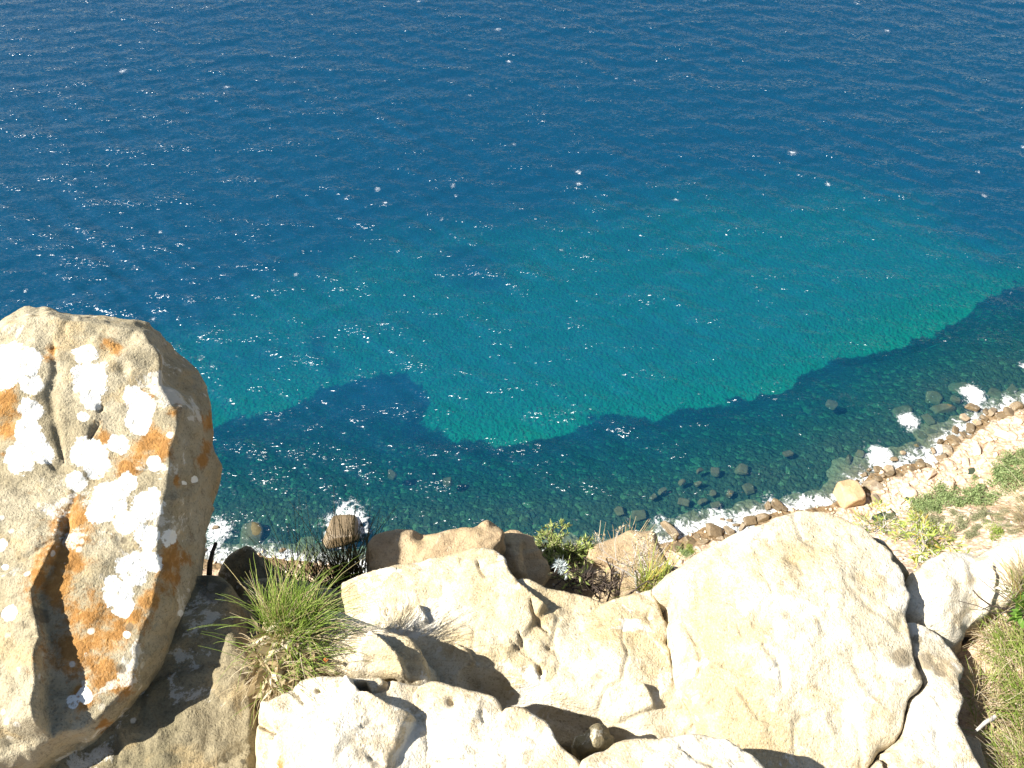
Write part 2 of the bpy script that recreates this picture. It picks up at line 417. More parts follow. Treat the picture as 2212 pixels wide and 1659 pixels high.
# --- right big slab
slab('domed_slab', 'largest domed cream slab with ochre mottling, between two dark cracks on the right', 'rock',
    [(1419, 1254), (1446, 1233), (1470, 1214), (1510, 1187), (1544, 1177), (1580, 1155), (1620, 1143), (1680, 1116), (1740, 1095), (1792, 1099), (1832, 1116), (1870, 1145), (1905, 1170), (1935, 1192), (1928, 1210), (1945, 1222), (1963, 1246), (1972, 1279), (1966, 1300), (1964, 1324),
     (1970, 1358), (1978, 1407), (1999, 1449), (2005, 1472), (1994, 1486), (1971, 1503), (1965, 1529), (1957, 1557), (1950, 1597), (1928, 1613), (1911, 1616), (1888, 1660), (1870, 1760), (1600, 1780), (1560, 1700), (1545, 1600), (1502, 1525), (1475, 1486), (1466, 1460), (1457, 1422), (1455, 1390), (1451, 1378), (1457, 1366), (1456, 1336), (1463, 1312), (1458, 1283), (1440, 1276)],
    ((1700, 1400), -1.72, (.02, -.14, .99)), thick=.5, rnd=.02, amp=(.006, .0035), seed=41, facet=.03, nfac=8, mat=M_CREAM, sp=4.6, jit=2.8,
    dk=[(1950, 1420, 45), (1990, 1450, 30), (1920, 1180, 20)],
    feats=[('bump', (1700, 1330), 240, .03), ('bump', (1440, 1300), 14, -.05), ('crack', [(1690, 1215), (1720, 1222), (1728, 1250)], 6, .006), ('crack', [(1560, 1440), (1640, 1470), (1680, 1440)], 8, .006),
           ('crack', [(1640, 1400), (1682, 1440), (1686, 1490)], 7, .007), ('crack', [(1590, 1490), (1640, 1550), (1700, 1570)], 6, .006), ('bump', (1800, 1230), 60, .012)])
slab('shade_face', 'shaded right face of the domed slab, its shade put into brown colour', 'rock',
    [(1850, 1135), (1900, 1150), (1935, 1172), (1955, 1195), (1968, 1225), (1980, 1258), (1974, 1290), (1955, 1300), (1900, 1250), (1860, 1190)],
    ((1950, 1230), -1.80, (.35, -.1, .93)), thick=.25, rnd=.03, amp=(.008, .003), seed=43, mat=M_BROWN, sp=5)  # stands for the domed slab's shaded flank; the darker rock colour carries the shade
# --- near slabs standing a hand's width higher than the ridge
slab('grass_side_slab', 'tan slab with a shaded inner ledge, right beside the green grass tuft', 'rock',
    [(600, 1330), (691, 1306), (740, 1322), (779, 1337), (840, 1358), (890, 1380), (904, 1394), (914, 1420), (922, 1446), (918, 1464), (858, 1461), (800, 1457), (779, 1455), (720, 1449), (600, 1470), (570, 1400)],
    ((800, 1410), -1.60, (-.05, -.12, .99)), thick=.4, rnd=.014, amp=(.006, .004), seed=51, mat=M_CREAM,
    feats=[('step', [(798, 1366), (830, 1388), (865, 1420), (880, 1465)], .05, +1, 60, (.8, 1)), ('crack', [(845, 1355), (835, 1375)], 4, .006)])
slab('stepped_slab', 'pale stepped slab with a curved crack, bottom centre left beside the long dark seam', 'rock',
    [(556, 1505), (575, 1508), (600, 1490), (620, 1475), (650, 1456), (720, 1452), (779, 1460), (823, 1460), (858, 1466), (916, 1469), (910, 1490), (907, 1512), (900, 1545), (918, 1562), (922, 1590), (920, 1632), (928, 1642), (915, 1680), (900, 1820), (545, 1820), (546, 1660), (545, 1580), (548, 1535)],
    ((740, 1560), -1.57, (-.02, -.10, .99)), thick=.45, rnd=.009, amp=(.008, .0045), seed=61, mat=M_PALE, sp=4.4,
    feats=[('step', [(740, 1458), (758, 1470), (775, 1492), (800, 1502), (845, 1527), (880, 1538), (902, 1548)], .06, +1, 130, (.8, .6)), ('crack', [(823, 1456), (836, 1466), (832, 1478), (808, 1491)], 5, .02),
           ('area', [(764, 1471), (786, 1471), (803, 1500), (784, 1502)], -.06, 4), ('crack', [(620, 1475), (640, 1495), (655, 1520)], 6, .012), ('crack', [(545, 1545), (560, 1560), (590, 1578)], 6, .02),
           ('crack', [(790, 1580), (810, 1570), (850, 1576)], 8, .008), ('crack', [(800, 1640), (830, 1655)], 8, .006), ('bump', (700, 1600), 110, .02), ('crack', [(680, 1485), (690, 1490)], 5, .015)],
    lo=[(740, 1500, 40), (600, 1660, 40)])
slab('centre_slab', 'cream slab with a round pit, bottom centre between the narrow crack and the crevice', 'rock',
    [(921, 1466), (943, 1464), (984, 1480), (1013, 1485), (1064, 1495), (1080, 1512), (1088, 1532), (1100, 1555), (1085, 1590), (1065, 1600), (1060, 1620), (1045, 1640), (1010, 1650), (960, 1650), (910, 1650), (895, 1610), (890, 1580), (888, 1556), (886, 1530), (890, 1500), (902, 1478)],
    ((1000, 1540), -1.581, (-.02, -.10, .99)), thick=.42, rnd=.008, amp=(.006, .004), seed=71, facet=.012, mat=M_PALE, sp=4.2,
    feats=[('bump', (977, 1514), 11, -.02), ('crack', [(1040, 1530), (1045, 1560)], 5, .006)])
slab('crevice_slab', 'cream slab with a rounded sunlit lip, left of the crevice at the bottom', 'rock',
    [(1090, 1527), (1118, 1522), (1153, 1533), (1183, 1554), (1200, 1585), (1206, 1598), (1238, 1632), (1258, 1642), (1262, 1700), (1250, 1820), (918, 1820), (920, 1680), (932, 1633), (962, 1630), (1011, 1633), (1036, 1618), (1049, 1601), (1051, 1580), (1069, 1573), (1086, 1552)],
    ((1080, 1630), -1.577, (.0, -.10, .99)), thick=.42, rnd=.009, amp=(.006, .004), seed=81, facet=.012, mat=M_PALE, sp=4.4)
slab('low_slab', 'low rounded pale slab at the bottom edge, right of the crevice', 'rock',
    [(1255, 1640), (1285, 1622), (1314, 1612), (1330, 1598), (1361, 1590), (1432, 1588), (1499, 1579), (1540, 1584), (1572, 1592), (1637, 1630), (1672, 1660), (1740, 1740), (1740, 1820), (1262, 1820), (1262, 1700)],
    ((1450, 1640), -1.545, (.03, -.06, .99)), thick=.42, rnd=.015, amp=(.006, .004), seed=91, facet=.015, mat=M_PALE, sp=4.4,
    feats=[('crack', [(1470, 1612), (1510, 1640), (1560, 1662)], 5, .008), ('crack', [(1400, 1612), (1440, 1620)], 4, .006)])
slab('wedged_stone', 'small brown stone wedged in the dark crevice between the bottom slabs', 'stone',
    [(1236, 1614), (1258, 1592), (1284, 1577), (1298, 1580), (1308, 1600), (1300, 1618), (1268, 1630), (1245, 1632)],
    ((1270, 1605), -1.66, (-.25, -.3, .9)), thick=.1, rnd=.03, amp=(.01, .004), seed=95, mat=M_BROWN, sp=4)
# --- right hand rocks
slab('right_flat_slab', 'grey mottled slab beyond the long crack, between the domed slab and the grassy soil', 'rock',
    [(1969, 1324), (2000, 1331), (2045, 1352), (2078, 1385), (2098, 1415), (2110, 1430), (2086, 1458), (2084, 1483), (2089, 1509), (2075, 1540), (2077, 1568), (2091, 1605), (2112, 1640), (2140, 1700), (2150, 1820), (1880, 1820), (1896, 1662), (1916, 1620), (1931, 1618), (1955, 1600), (1962, 1557), (1971, 1530), (1976, 1505), (1998, 1489), (2011, 1472), (2004, 1447), (1984, 1405), (1975, 1356)],
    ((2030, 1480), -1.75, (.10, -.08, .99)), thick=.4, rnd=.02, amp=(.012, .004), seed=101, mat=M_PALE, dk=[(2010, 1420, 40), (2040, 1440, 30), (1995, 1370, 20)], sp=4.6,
    feats=[('crack', [(1914, 1618), (1921, 1640), (1928, 1680)], 5, .05)])
slab('edge_rock', 'narrow tan rock with striated side, leaning against the grey slab at lower right', 'rock',
    [(2079, 1562), (2098, 1570), (2112, 1578), (2132, 1592), (2146, 1622), (2158, 1662), (2170, 1760), (2155, 1790), (2120, 1680), (2094, 1606)],
    ((2115, 1620), -1.80, (.35, -.1, .93)), thick=.3, rnd=.02, amp=(.01, .004), seed=105, mat=M_TAN, sp=4.5)
slab('white_rock', 'bleached white rock ledge at the right edge, under the slope bushes', 'rock',
    [(1955, 1250), (1978, 1232), (2000, 1212), (2030, 1196), (2062, 1185), (2108, 1178), (2128, 1188), (2142, 1186), (2170, 1166), (2205, 1152), (2300, 1130), (2320, 1230), (2215, 1270), (2160, 1320), (2110, 1345), (2100, 1380), (2060, 1400), (1990, 1350), (1950, 1310)],
    ((2080, 1260), -1.79, (.02, -.18, .98)), thick=.5, rnd=.05, amp=(.02, .004), seed=111, mat=M_PALE, sp=4.6,
    feats=[('bump', (2030, 1240), 70, .03), ('step', [(2128, 1220), (2138, 1245), (2140, 1275), (2122, 1266)], .02, +1, 60), ('bump', (2128, 1190), 8, -.03), ('bump', (2200, 1200), 60, .04)])
# --- ground between and under the slabs
slab('bedrock', None, None, [(300, 1300), (560, 1275), (740, 1260), (900, 1215), (1050, 1200), (1100, 1260), (1300, 1300), (1420, 1275), (1560, 1190), (1740, 1130), (1880, 1190), (1960, 1290), (2080, 1380), (2250, 1360), (2600, 1330), (2700, 1900), (-500, 1900), (-300, 1500)],
    ((1300, 1500), -2.06, (0, -.08, 1)), thick=1.2, rnd=.05, amp=(.03, .006), seed=121, facet=0, mat=M_BED, kind='structure', sp=11)
m = NT('soil'); c = m.coord(); n1 = m.noise(c, 9, 6, .65); n2 = m.noise(c, 90, 4, .7)
colr = m.mix(m.step(n1, .35, .65), (.48, .33, .22), (.62, .48, .35)); colr = m.mix(m.step(n2, .5, .65), colr, (.34, .23, .15))
m.principled(colr, .95, m.bump(m.math('ADD', n1, m.math('MULTIPLY', n2, .4)), .03), .1); M_SOIL = m.m
SOIL_PL = ((2150, 1450), -1.87, (-.08, -.10, .99))
slab('soil', None, None, [(2060, 1400), (2100, 1375), (2130, 1340), (2165, 1300), (2200, 1265), (2300, 1240), (2600, 1200), (2700, 1850), (2120, 1850), (2060, 1600)],
    SOIL_PL, thick=.4, rnd=.04, amp=(.02, .008), seed=131, facet=0, mat=M_SOIL, kind='structure', sp=6)
# --- rocks on the lower ledge beyond the ridge
slab('shadowed_ledge_rock', 'long rock behind the ridge slab, left half shadowed, right end peaked and sunlit', 'rock',
    [(785, 1250), (784, 1200), (788, 1166), (801, 1148), (832, 1140), (884, 1137), (910, 1147), (935, 1148), (962, 1140), (1004, 1129), (1022, 1129), (1048, 1110), (1061, 1111), (1080, 1130), (1092, 1150), (1080, 1180), (1060, 1230), (1000, 1290), (800, 1300)],
    ((950, 1190), -1.88, (.0, -.35, .94)), thick=.45, rnd=.06, jit=1.3, amp=(.010, .004), seed=141, mat=M_TAN, sp=4.5, feats=[('bump', (910, 1152), 14, -.03)])
slab('split_rock', 'tan rock with a dark rough right side, just behind the ridge crack', 'rock',
    [(1060, 1180), (1085, 1170), (1119, 1161), (1131, 1164), (1128, 1185), (1133, 1215), (1140, 1238), (1128, 1242), (1080, 1240)],
    ((1110, 1205), -1.98, (-.1, -.4, .9)), S=[(1058, 1178), (1083, 1166), (1120, 1158), (1140, 1166), (1160, 1186), (1180, 1212), (1187, 1236), (1165, 1260), (1078, 1250)], back=.10, back2=.2, rnd=.02, jit=1.5, amp=(.008, .005), seed=151, mat=M_TAN, sp=4)
slab('tan_boulder', 'smooth tan boulder behind the bare black twigs, centre right of the ridge', 'boulder',
    [(1240, 1240), (1270, 1200), (1273, 1182), (1292, 1172), (1324, 1158), (1348, 1148), (1368, 1137), (1397, 1139), (1419, 1137), (1431, 1148), (1434, 1172), (1446, 1197), (1458, 1226), (1440, 1260), (1400, 1320), (1250, 1330), (1200, 1280)],
    ((1340, 1210), -2.15, (.05, -.4, .91)), thick=.4, rnd=.04, jit=1.3, amp=(.009, .003), seed=161, mat=M_TAN, sp=4.5, feats=[('crack', [(1235, 1230), (1300, 1222), (1360, 1215)], 5, .012), ('step', [(1225, 1242), (1270, 1236), (1330, 1230)], .03, +1, 50)])
slab('knob_stone', 'small pale knob of stone left of the tan boulder', 'stone',
    [(1222, 1178), (1232, 1168), (1244, 1165), (1257, 1170), (1270, 1181), (1262, 1195), (1240, 1202), (1224, 1195)],
    ((1245, 1182), -2.25, (0, -.3, .95)), thick=.12, rnd=.035, amp=(.01, .004), seed=165, mat=M_PALE, sp=4)
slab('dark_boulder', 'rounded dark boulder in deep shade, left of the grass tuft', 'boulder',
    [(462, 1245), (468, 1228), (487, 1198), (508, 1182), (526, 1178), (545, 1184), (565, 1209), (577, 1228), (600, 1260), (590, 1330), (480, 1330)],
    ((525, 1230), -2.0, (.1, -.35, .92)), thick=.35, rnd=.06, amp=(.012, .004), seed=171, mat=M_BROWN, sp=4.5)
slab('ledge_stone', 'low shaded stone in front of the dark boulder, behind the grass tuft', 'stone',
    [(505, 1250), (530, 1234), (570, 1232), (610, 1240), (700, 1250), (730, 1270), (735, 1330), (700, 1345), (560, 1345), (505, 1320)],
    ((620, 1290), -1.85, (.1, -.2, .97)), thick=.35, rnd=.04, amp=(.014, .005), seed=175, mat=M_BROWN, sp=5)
slab('ledge_ground', None, None, [(560, 1262), (640, 1252), (760, 1240), (860, 1220), (1000, 1210), (1110, 1190), (1200, 1188), (1260, 1190), (1350, 1195), (1450, 1215), (1500, 1235), (1600, 1330), (1500, 1500), (600, 1500)],
    ((1100, 1260), -2.35, (0, -.25, .97)), thick=.8, rnd=.05, amp=(.03, .01), seed=181, facet=0, mat=M_TAN, kind='structure', sp=8)

# ================================================================== sea, seabed, shore
SHORE_PX = [(-900, 1330), (-300, 1245), (200, 1225), (440, 1212), (560, 1200), (700, 1225), (900, 1222), (1100, 1212), (1300, 1195), (1420, 1170), (1470, 1172), (1520, 1160), (1560, 1145), (1610, 1130), (1660, 1108), (1710, 1098),
            (1790, 1090), (1850, 1058), (1905, 1022), (1960, 1003), (2010, 990), (2045, 955), (2080, 928), (2130, 898), (2170, 885), (2225, 865), (2500, 790), (3000, 690)]
SH = at_sea(SHORE_PX)[:, :2]
def shore_sd(xy):
    """signed distance to the waterline: + offshore, - inland"""
    d, sd, s = polydist(np.asarray(xy, float), SH)
    return d * np.where(sd > 0, 1, -1)
def land_h(xy):
    xy = np.asarray(xy, float); q = np.concatenate([xy, np.zeros((len(xy), 1))], 1)
    d = -shore_sd(xy)
    z = np.where(d < 0, d * .25, .12 * d + .38 * np.maximum(d - 3, 0) + .25 * np.maximum(d - 9, 0))
    z = z + 2.6 * np.maximum(d - 27, 0)
    a = smooth(0, 14, d)
    z = z + (.35 + .5 * a) * fbm(q, 5.0, 4, 301) * .7 + a * 1.6 * fbm(q, 19, 3, 305)
    r = fbm(q, 3.2, 3, 309); z = z + .55 * a * (1 - np.abs(r))
    z = np.where(d > 1.2, np.maximum(z, .5 + .05 * np.minimum(d, 20)), z)
    return np.minimum(z, 76.2 + .3 * fbm(q, 4, 3, 311))
def on_land(px):
    r = ray(px)[0]; t = np.arange(40, 150, .15)
    P = CAM + r * t[:, None]
    b = P[:, 2] < np.maximum(land_h(P[:, :2]), 0.0)
    k = int(np.argmax(b)) if b.any() else -1
    return P[k]
def axis(a, b, core0, core1, st, grow):
    v = [core0]
    while v[-1] < core1: v.append(v[-1] + st)
    s = st
    while v[-1] < b: s *= grow; v.append(v[-1] + s)
    w_ = [core0]; s = st
    while w_[-1] > a: s *= grow; w_.append(w_[-1] - s)
    return np.array(w_[:0:-1] + v)
def grid(xs, ys):
    X, Y = np.meshgrid(xs, ys); nx, ny = len(xs), len(ys)
    i = np.arange(nx * ny).reshape(ny, nx)
    F = np.stack([i[:-1, :-1], i[:-1, 1:], i[1:, 1:], i[1:, :-1]], -1).reshape(-1, 4)
    return np.stack([X.ravel(), Y.ravel()], -1), F

# ---- water surface
ys = [14.0]; st = .30
while ys[-1] < 900:
    y = ys[-1]; ys.append(y + (.34 if y < 40 else .24 if y < 100 else .24 + (y - 100) * .004 if y < 200 else .64 * 1.06 ** ((y - 200) / 12)))
xs = axis(-700, 700, -62, 84, .34, 1.035)
XY, F = grid(xs, np.array(ys))
sd = shore_sd(XY)
h = np.zeros(len(XY))
wr = np.random.default_rng(5)
for k in range(84):
    lam = 1.9 * (15 / 1.9) ** wr.random(); th = R(-90) + R(-14) + wr.normal() * R(27)
    kk = 2 * math.pi / lam
    ph = kk * (XY[:, 0] * math.cos(th) + XY[:, 1] * math.sin(th)) + wr.random() * 6.283
    a = .023 * lam / 6.283 * min(1.0, 4.0 / lam)
    h += a * (np.sin(ph) + .25 * np.cos(2 * ph + 1.57))
gust = fbm(np.concatenate([XY, np.zeros((len(XY), 1))], 1), 28, 3, 411)
h *= (.35 + .65 * smooth(0, 16, sd)) * (1 + .3 * gust)
pxw = project(np.concatenate([XY, np.zeros((len(XY), 1))], 1))
front = (XY[:, 1] > 20)
foam = np.zeros(len(XY))
CAPS_SPARKLE = [(265, 152, 15), (1075, 62, 13), (1917, 66, 11), (1100, 132, 11), (1712, 331, 18), (1250, 372, 15), (1250, 398, 14), (978, 402, 13), (985, 422, 9), (490, 187, 12), (1788, 398, 12), (2113, 370, 9), (2125, 425, 11), (815, 410, 14), (832, 440, 11),
        (170, 32, 8), (1330, 170, 8), (1370, 173, 8), (1110, 312, 10), (1015, 205, 9), (435, 773, 12), (955, 475, 11), (640, 592, 11), (55, 628, 11), (590, 520, 8), (1510, 850, 7), (2184, 634, 6), (2023, 617, 5), (830, 175, 6), (1460, 430, 12), (2210, 318, 10), (1213, 541, 9), (330, 688, 12), (345, 500, 9), (165, 1, 6), (905, 3, 9), (1850, 8, 9)]  # whitecaps; one spot above the left boulder is sun sparkle painted as foam
# (x, y, radius, strength) of the white water along the shore, in photo pixels, carried over to the sea plane
SURF = [(468, 1150, 36, 1), (455, 1185, 30, .9), (745, 1128, 46, 1.25), (720, 1150, 30, 1), (775, 1140, 26, .9), (1430, 1135, 28, .75), (1470, 1150, 40, .85), (1500, 1152, 36, .85), (1525, 1138, 30, 1), (1555, 1128, 34, 1.1), (1600, 1122, 28, 1), (1640, 1108, 26, .9),
        (1700, 1096, 24, .9), (1740, 1088, 22, 1.1), (1775, 1085, 22, 1), (1845, 1052, 26, 1.2), (1865, 1040, 18, 1.), (1835, 1040, 16, .8), (1900, 985, 27, 1.3), (1895, 1005, 24, 1), (1920, 1005, 20, .9), (1962, 907, 20, 1.3), (1958, 925, 18, .7), (1975, 990, 26, .9), (2010, 985, 26, .95),
        (2030, 960, 22, .9), (2050, 945, 20, .9), (2070, 925, 20, .95), (2101, 850, 22, 1.4), (2100, 870, 20, .9), (2120, 882, 18, .8), (2150, 880, 20, .8), (2180, 870, 20, .7), (2212, 790, 16, .8), (1660, 1075, 18, .6), (1355, 1125, 20, .45), (1855, 1005, 20, .5), (1500, 1175, 22, .9)]
def spot(arr, lst, aspect, fall):
    for it in lst:
        x, y, r = it[:3]; s = it[3] if len(it) > 3 else 1
        c0 = at_sea([(x, y)])[0]; d0 = np.linalg.norm(c0 - CAM); rw = r * d0 / FPX
        m_ = (np.abs(XY[:, 0] - c0[0]) < rw * 3) & (np.abs(XY[:, 1] - c0[1]) < rw * 4)
        q = XY[m_] - c0[:2]
        dd = np.hypot(q[:, 0], q[:, 1] * aspect) / rw
        arr[m_] = np.maximum(arr[m_], s * np.exp(-(dd ** 2) * fall))
cap_sparkle = np.zeros(len(XY)); spot(cap_sparkle, [(x, y, r * .85, .9) for x, y, r in CAPS_SPARKLE], .9, 1.1)
spot(foam, [(x, y, r * 1.15, s_ * .92) for x, y, r, s_ in SURF], .9, 1.15)
foam = np.maximum(foam, .72 * np.exp(-(np.maximum(sd, 0) / 1.9) ** 2))
me = mesh_np('water', np.concatenate([XY, h[:, None]], 1), F, True, {'foam': foam, 'cap_sparkle': cap_sparkle, 'crest': np.clip(h / h.std(), -2, 2.5) * .5, 'near': 1 - smooth(2, 30, sd)})
# close the sea into a body of water: walls and a floor far below, so light is absorbed along its real path
bm = bmesh.new(); bm.from_mesh(me)
be = [e for e in bm.edges if e.is_boundary]
ret = bmesh.ops.extrude_edge_only(bm, edges=be)
nvs = [g for g in ret['geom'] if isinstance(g, bmesh.types.BMVert)]
for v in nvs: v.co.z = -60
bed_e = [e for e in bm.edges if e.is_boundary]
bmesh.ops.holes_fill(bm, edges=bed_e, sides=0)
bmesh.ops.recalc_face_normals(bm, faces=bm.faces)
bm.to_mesh(me); bm.free()

m = NT('sea_water'); pos = m.coord()
c1 = m.coord((.75, 1.5, 1), (0, 0, R(-12))); c2 = m.coord((.8, 1.35, 1), (0, 0, R(24)))
streak = m.step(m.math('ADD', m.noise(m.coord((.30, 1.4, 1), (0, 0, R(12))), .42, 5, .62, .5), m.math('MULTIPLY', m.attr('crest'), .10)), .48, .70)
amp_ = m.math('ADD', .62, m.math('MULTIPLY', streak, 1.35))
def slopes(vec, scale, detail):
    nd = m.n('TexNoise'); m.l(vec, nd.inputs['Vector']); nd.inputs['Scale'].default_value = scale; nd.inputs['Detail'].default_value = detail; nd.inputs['Roughness'].default_value = .6
    vm = m.n('VectorMath', operation='SUBTRACT'); m.l(nd.outputs['Color'], vm.inputs[0]); vm.inputs[1].default_value = (.5, .5, .5); return vm.outputs[0]
sa = slopes(m.coord((.6, 1.5, 1), (0, 0, R(14))), 2.7, 3.0); sb = slopes(c1, .8, 3.0)
s1 = m.n('VectorMath', operation='SCALE'); m.l(sa, s1.inputs[0]); m.l(m.math('MULTIPLY', amp_, 2.75), s1.inputs['Scale'])
s2 = m.n('VectorMath', operation='SCALE'); m.l(sb, s2.inputs[0]); s2.inputs['Scale'].default_value = .55
s3 = m.n('VectorMath', operation='ADD'); m.l(s1.outputs[0], s3.inputs[0]); m.l(s2.outputs[0], s3.inputs[1])
s4 = m.n('VectorMath', operation='MULTIPLY'); m.l(s3.outputs[0], s4.inputs[0]); s4.inputs[1].default_value = (1, 1, 0)
s5 = m.n('VectorMath', operation='ADD'); m.l(s4.outputs[0], s5.inputs[0]); m.l(m.n('NewGeometry').outputs['Normal'], s5.inputs[1])
s6 = m.n('VectorMath', operation='NORMALIZE'); m.l(s5.outputs[0], s6.inputs[0]); nrm = s6.outputs[0]
geo = m.n('NewGeometry'); dt = m.n('VectorMath', operation='DOT_PRODUCT')
s7 = m.n('VectorMath', operation='SCALE'); m.l(s4.outputs[0], s7.inputs[0]); s7.inputs['Scale'].default_value = .55
s8 = m.n('VectorMath', operation='ADD'); m.l(s7.outputs[0], s8.inputs[0]); m.l(geo.outputs['Normal'], s8.inputs[1])
s9 = m.n('VectorMath', operation='NORMALIZE'); m.l(s8.outputs[0], s9.inputs[0]); m.l(s9.outputs[0], dt.inputs[0]); m.l(geo.outputs['Incoming'], dt.inputs[1])
fr_ = m.math('ADD', .02, m.math('MULTIPLY', .98, m.math('POWER', m.math('SUBTRACT', 1.0, m.math('ABSOLUTE', dt.outputs['Value'])), 5.0)))
gl = m.n('BsdfGlossy'); gl.inputs['Roughness'].default_value = .2; m.l(nrm, gl.inputs['Normal']); gl.inputs['Color'].default_value = (1, 1, 1, 1)
tr = m.n('BsdfTransparent'); tr.inputs[0].default_value = (.88, .98, .97, 1)
df = m.n('BsdfDiffuse'); df.inputs[0].default_value = (.003, .050, .116, 1)
body = m.n('MixShader'); m.l(m.math('SUBTRACT', .60, m.math('MULTIPLY', m.attr('near'), .40)), body.inputs[0])
m.l(tr.outputs[0], body.inputs[1]); m.l(df.outputs[0], body.inputs[2])
surf = m.n('MixShader'); m.l(fr_, surf.inputs[0]); m.l(body.outputs[0], surf.inputs[1]); m.l(gl.outputs[0], surf.inputs[2])
fo = m.n('BsdfDiffuse'); fo.inputs[0].default_value = (.78, .80, .80, 1)
f1 = m.noise(pos, .95, 8, .66, 1.0); f2 = m.noise(m.coord((1, .8, 1), (0, 0, .4)), .9, 6, .7, 2.2)
lace = m.math('SUBTRACT', 1.0, m.math('MULTIPLY', m.math('ABSOLUTE', m.math('SUBTRACT', f2, .5)), 5.5))
fv = m.math('ADD', m.attr('foam'), m.math('ADD', m.math('MULTIPLY', m.math('SUBTRACT', f1, .5), 2.0), m.math('MULTIPLY', m.math('SUBTRACT', lace, .65), .55)))
ff = m.math('MULTIPLY', m.step(fv, .5, 1.2), m.step(m.attr('foam'), .06, .3))
cpn = m.noise(m.coord((1, 2.2, 1)), 1.7, 7, .8, 1.5)
cf = m.math('MULTIPLY', m.step(m.math('ADD', m.attr('cap_sparkle'), m.math('MULTIPLY', m.math('SUBTRACT', cpn, .5), 3.2)), .75, 1.25), m.step(m.attr('cap_sparkle'), .1, .4))
ffm = m.math('MAXIMUM', ff, cf)
fin = m.n('MixShader'); m.l(ffm, fin.inputs[0]); m.l(surf.outputs[0], fin.inputs[1]); m.l(fo.outputs[0], fin.inputs[2])
m.l(fin.outputs[0], m.out.inputs[0])
va = m.n('VolumeAbsorption'); va.inputs[0].default_value = (.0, .912, .860, 1); va.inputs[1].default_value = .30
m.l(va.outputs[0], m.out.inputs['Volume'])
M_WATER = m.m
tag(link('water', me, M_WATER), kind='structure')

# ---- seabed: pale sand with dark weed beds and boulder fields
bx = axis(-760, 760, -72, 95, .55, 1.05); by = axis(10, 960, 30, 130, .55, 1.04)
BXY, BF = grid(bx, by); bsd = shore_sd(BXY); q3 = np.concatenate([BXY, np.zeros((len(BXY), 1))], 1)
o_ = np.maximum(bsd, 0)
dep = np.where(bsd > 0, .07 * o_ + .22 * np.maximum(o_ - 7, 0) - .20 * np.maximum(o_ - 28, 0), bsd * .3)
dep = np.minimum(dep, 40) + .5
_px = project(np.concatenate([BXY, np.full((len(BXY), 1), -5.0)], 1))
BAND = [(2330, 600), (2212, 626), (2130, 632), (2105, 650), (2100, 682), (2062, 712), (1990, 742), (1900, 766), (1820, 772), (1760, 800), (1680, 836), (1600, 870), (1520, 890), (1430, 900), (1350, 901), (1280, 922), (1200, 947), (1110, 968), (1040, 958), (960, 946), (905, 922),
        (915, 880), (900, 835), (870, 815), (800, 812), (700, 838), (660, 862), (600, 892), (520, 905), (440, 930), (200, 900), (-300, 960), (-4000, 1050), (-4000, 2200), (5000, 2200), (5000, 600)]
_in = inside(_px, BAND); _d, _, _ = polydist(_px, BAND + [BAND[0]])
dep = dep + np.maximum(7.2 - dep, 0) * smooth(-40, 15, np.where(_in, -_d, _d)) * (bsd > 5)
bz = -dep + .16 * fbm(q3, 1.6, 3, 501) * np.exp(-np.maximum(bsd, 0) / 30)
bpx = project(np.concatenate([BXY, bz[:, None]], 1))
def soft(poly, s):
    ins = inside(bpx, poly); d, _, _ = polydist(bpx, list(poly) + [poly[0]])
    return smooth(-s, s, np.where(ins, d, -d))
bpx0 = bpx; bpx = bpx + 13 * np.stack([fbm(q3, 6.0, 5, 521, .6), fbm(q3, 6.0, 5, 531, .6)], -1) + 9 * np.stack([fbm(q3, 1.9, 3, 541, .7), fbm(q3, 1.9, 3, 551, .7)], -1)
weed = soft(BAND, 12); bpx = bpx0
FAR = [(-4000, -900), (5000, -900), (5000, 560), (2300, 560), (2212, 535), (2080, 490), (2000, 440), (1900, 400), (1780, 385), (1640, 400), (1480, 400), (1300, 440), (1120, 470), (1000, 480), (850, 500), (700, 560), (560, 620), (430, 700), (330, 730), (-400, 800), (-4000, 900)]
deep = .95 * soft([(x, y + 25) for x, y in FAR], 125)
for x, y, rx, ry, s in [(1010, 570, 110, 60, .75), (1060, 600, 70, 40, .6), (685, 745, 30, 55, .7), (720, 790, 25, 25, .7), (1280, 903, 14, 9, 1), (1390, 730, 60, 30, .3), (1470, 740, 50, 35, .3), (850, 700, 200, 60, .25), (560, 760, 120, 60, .4), (1130, 800, 120, 30, .15), (1350, 520, 140, 40, .35), (2160, 560, 90, 30, .6)]:
    deep = np.maximum(deep, s * np.exp(-(((bpx[:, 0] - x) / rx) ** 2 + ((bpx[:, 1] - y) / ry) ** 2)))
stone = (1 - smooth(12, 40, bsd)) * weed
me = mesh_np('seabed', np.concatenate([BXY, bz[:, None]], 1), BF, True, {'weed': weed, 'deep': deep, 'stone': stone})
m = NT('seabed_ground'); c = m.coord()
nz = m.noise(c, .35, 6, .65); nf = m.noise(c, 1.3, 5, .65)
wv = m.step(m.math('ADD', m.attr('weed'), m.math('MULTIPLY', m.math('SUBTRACT', nz, .5), m.math('MULTIPLY', 3.4, m.math('MULTIPLY', m.attr('weed'), m.math('SUBTRACT', 1.1, m.attr('weed')))))), .18, .78)
n0 = m.noise(c, .11, 5, .6); dv = m.attr('deep')
dv = m.step(m.math('ADD', dv, m.math('MULTIPLY', m.math('SUBTRACT', n0, .5), m.math('MULTIPLY', 2.2, m.math('MULTIPLY', m.math('ADD', dv, .12), m.math('SUBTRACT', 1.1, dv))))), .02, .98)
wv = m.math('MAXIMUM', wv, dv)
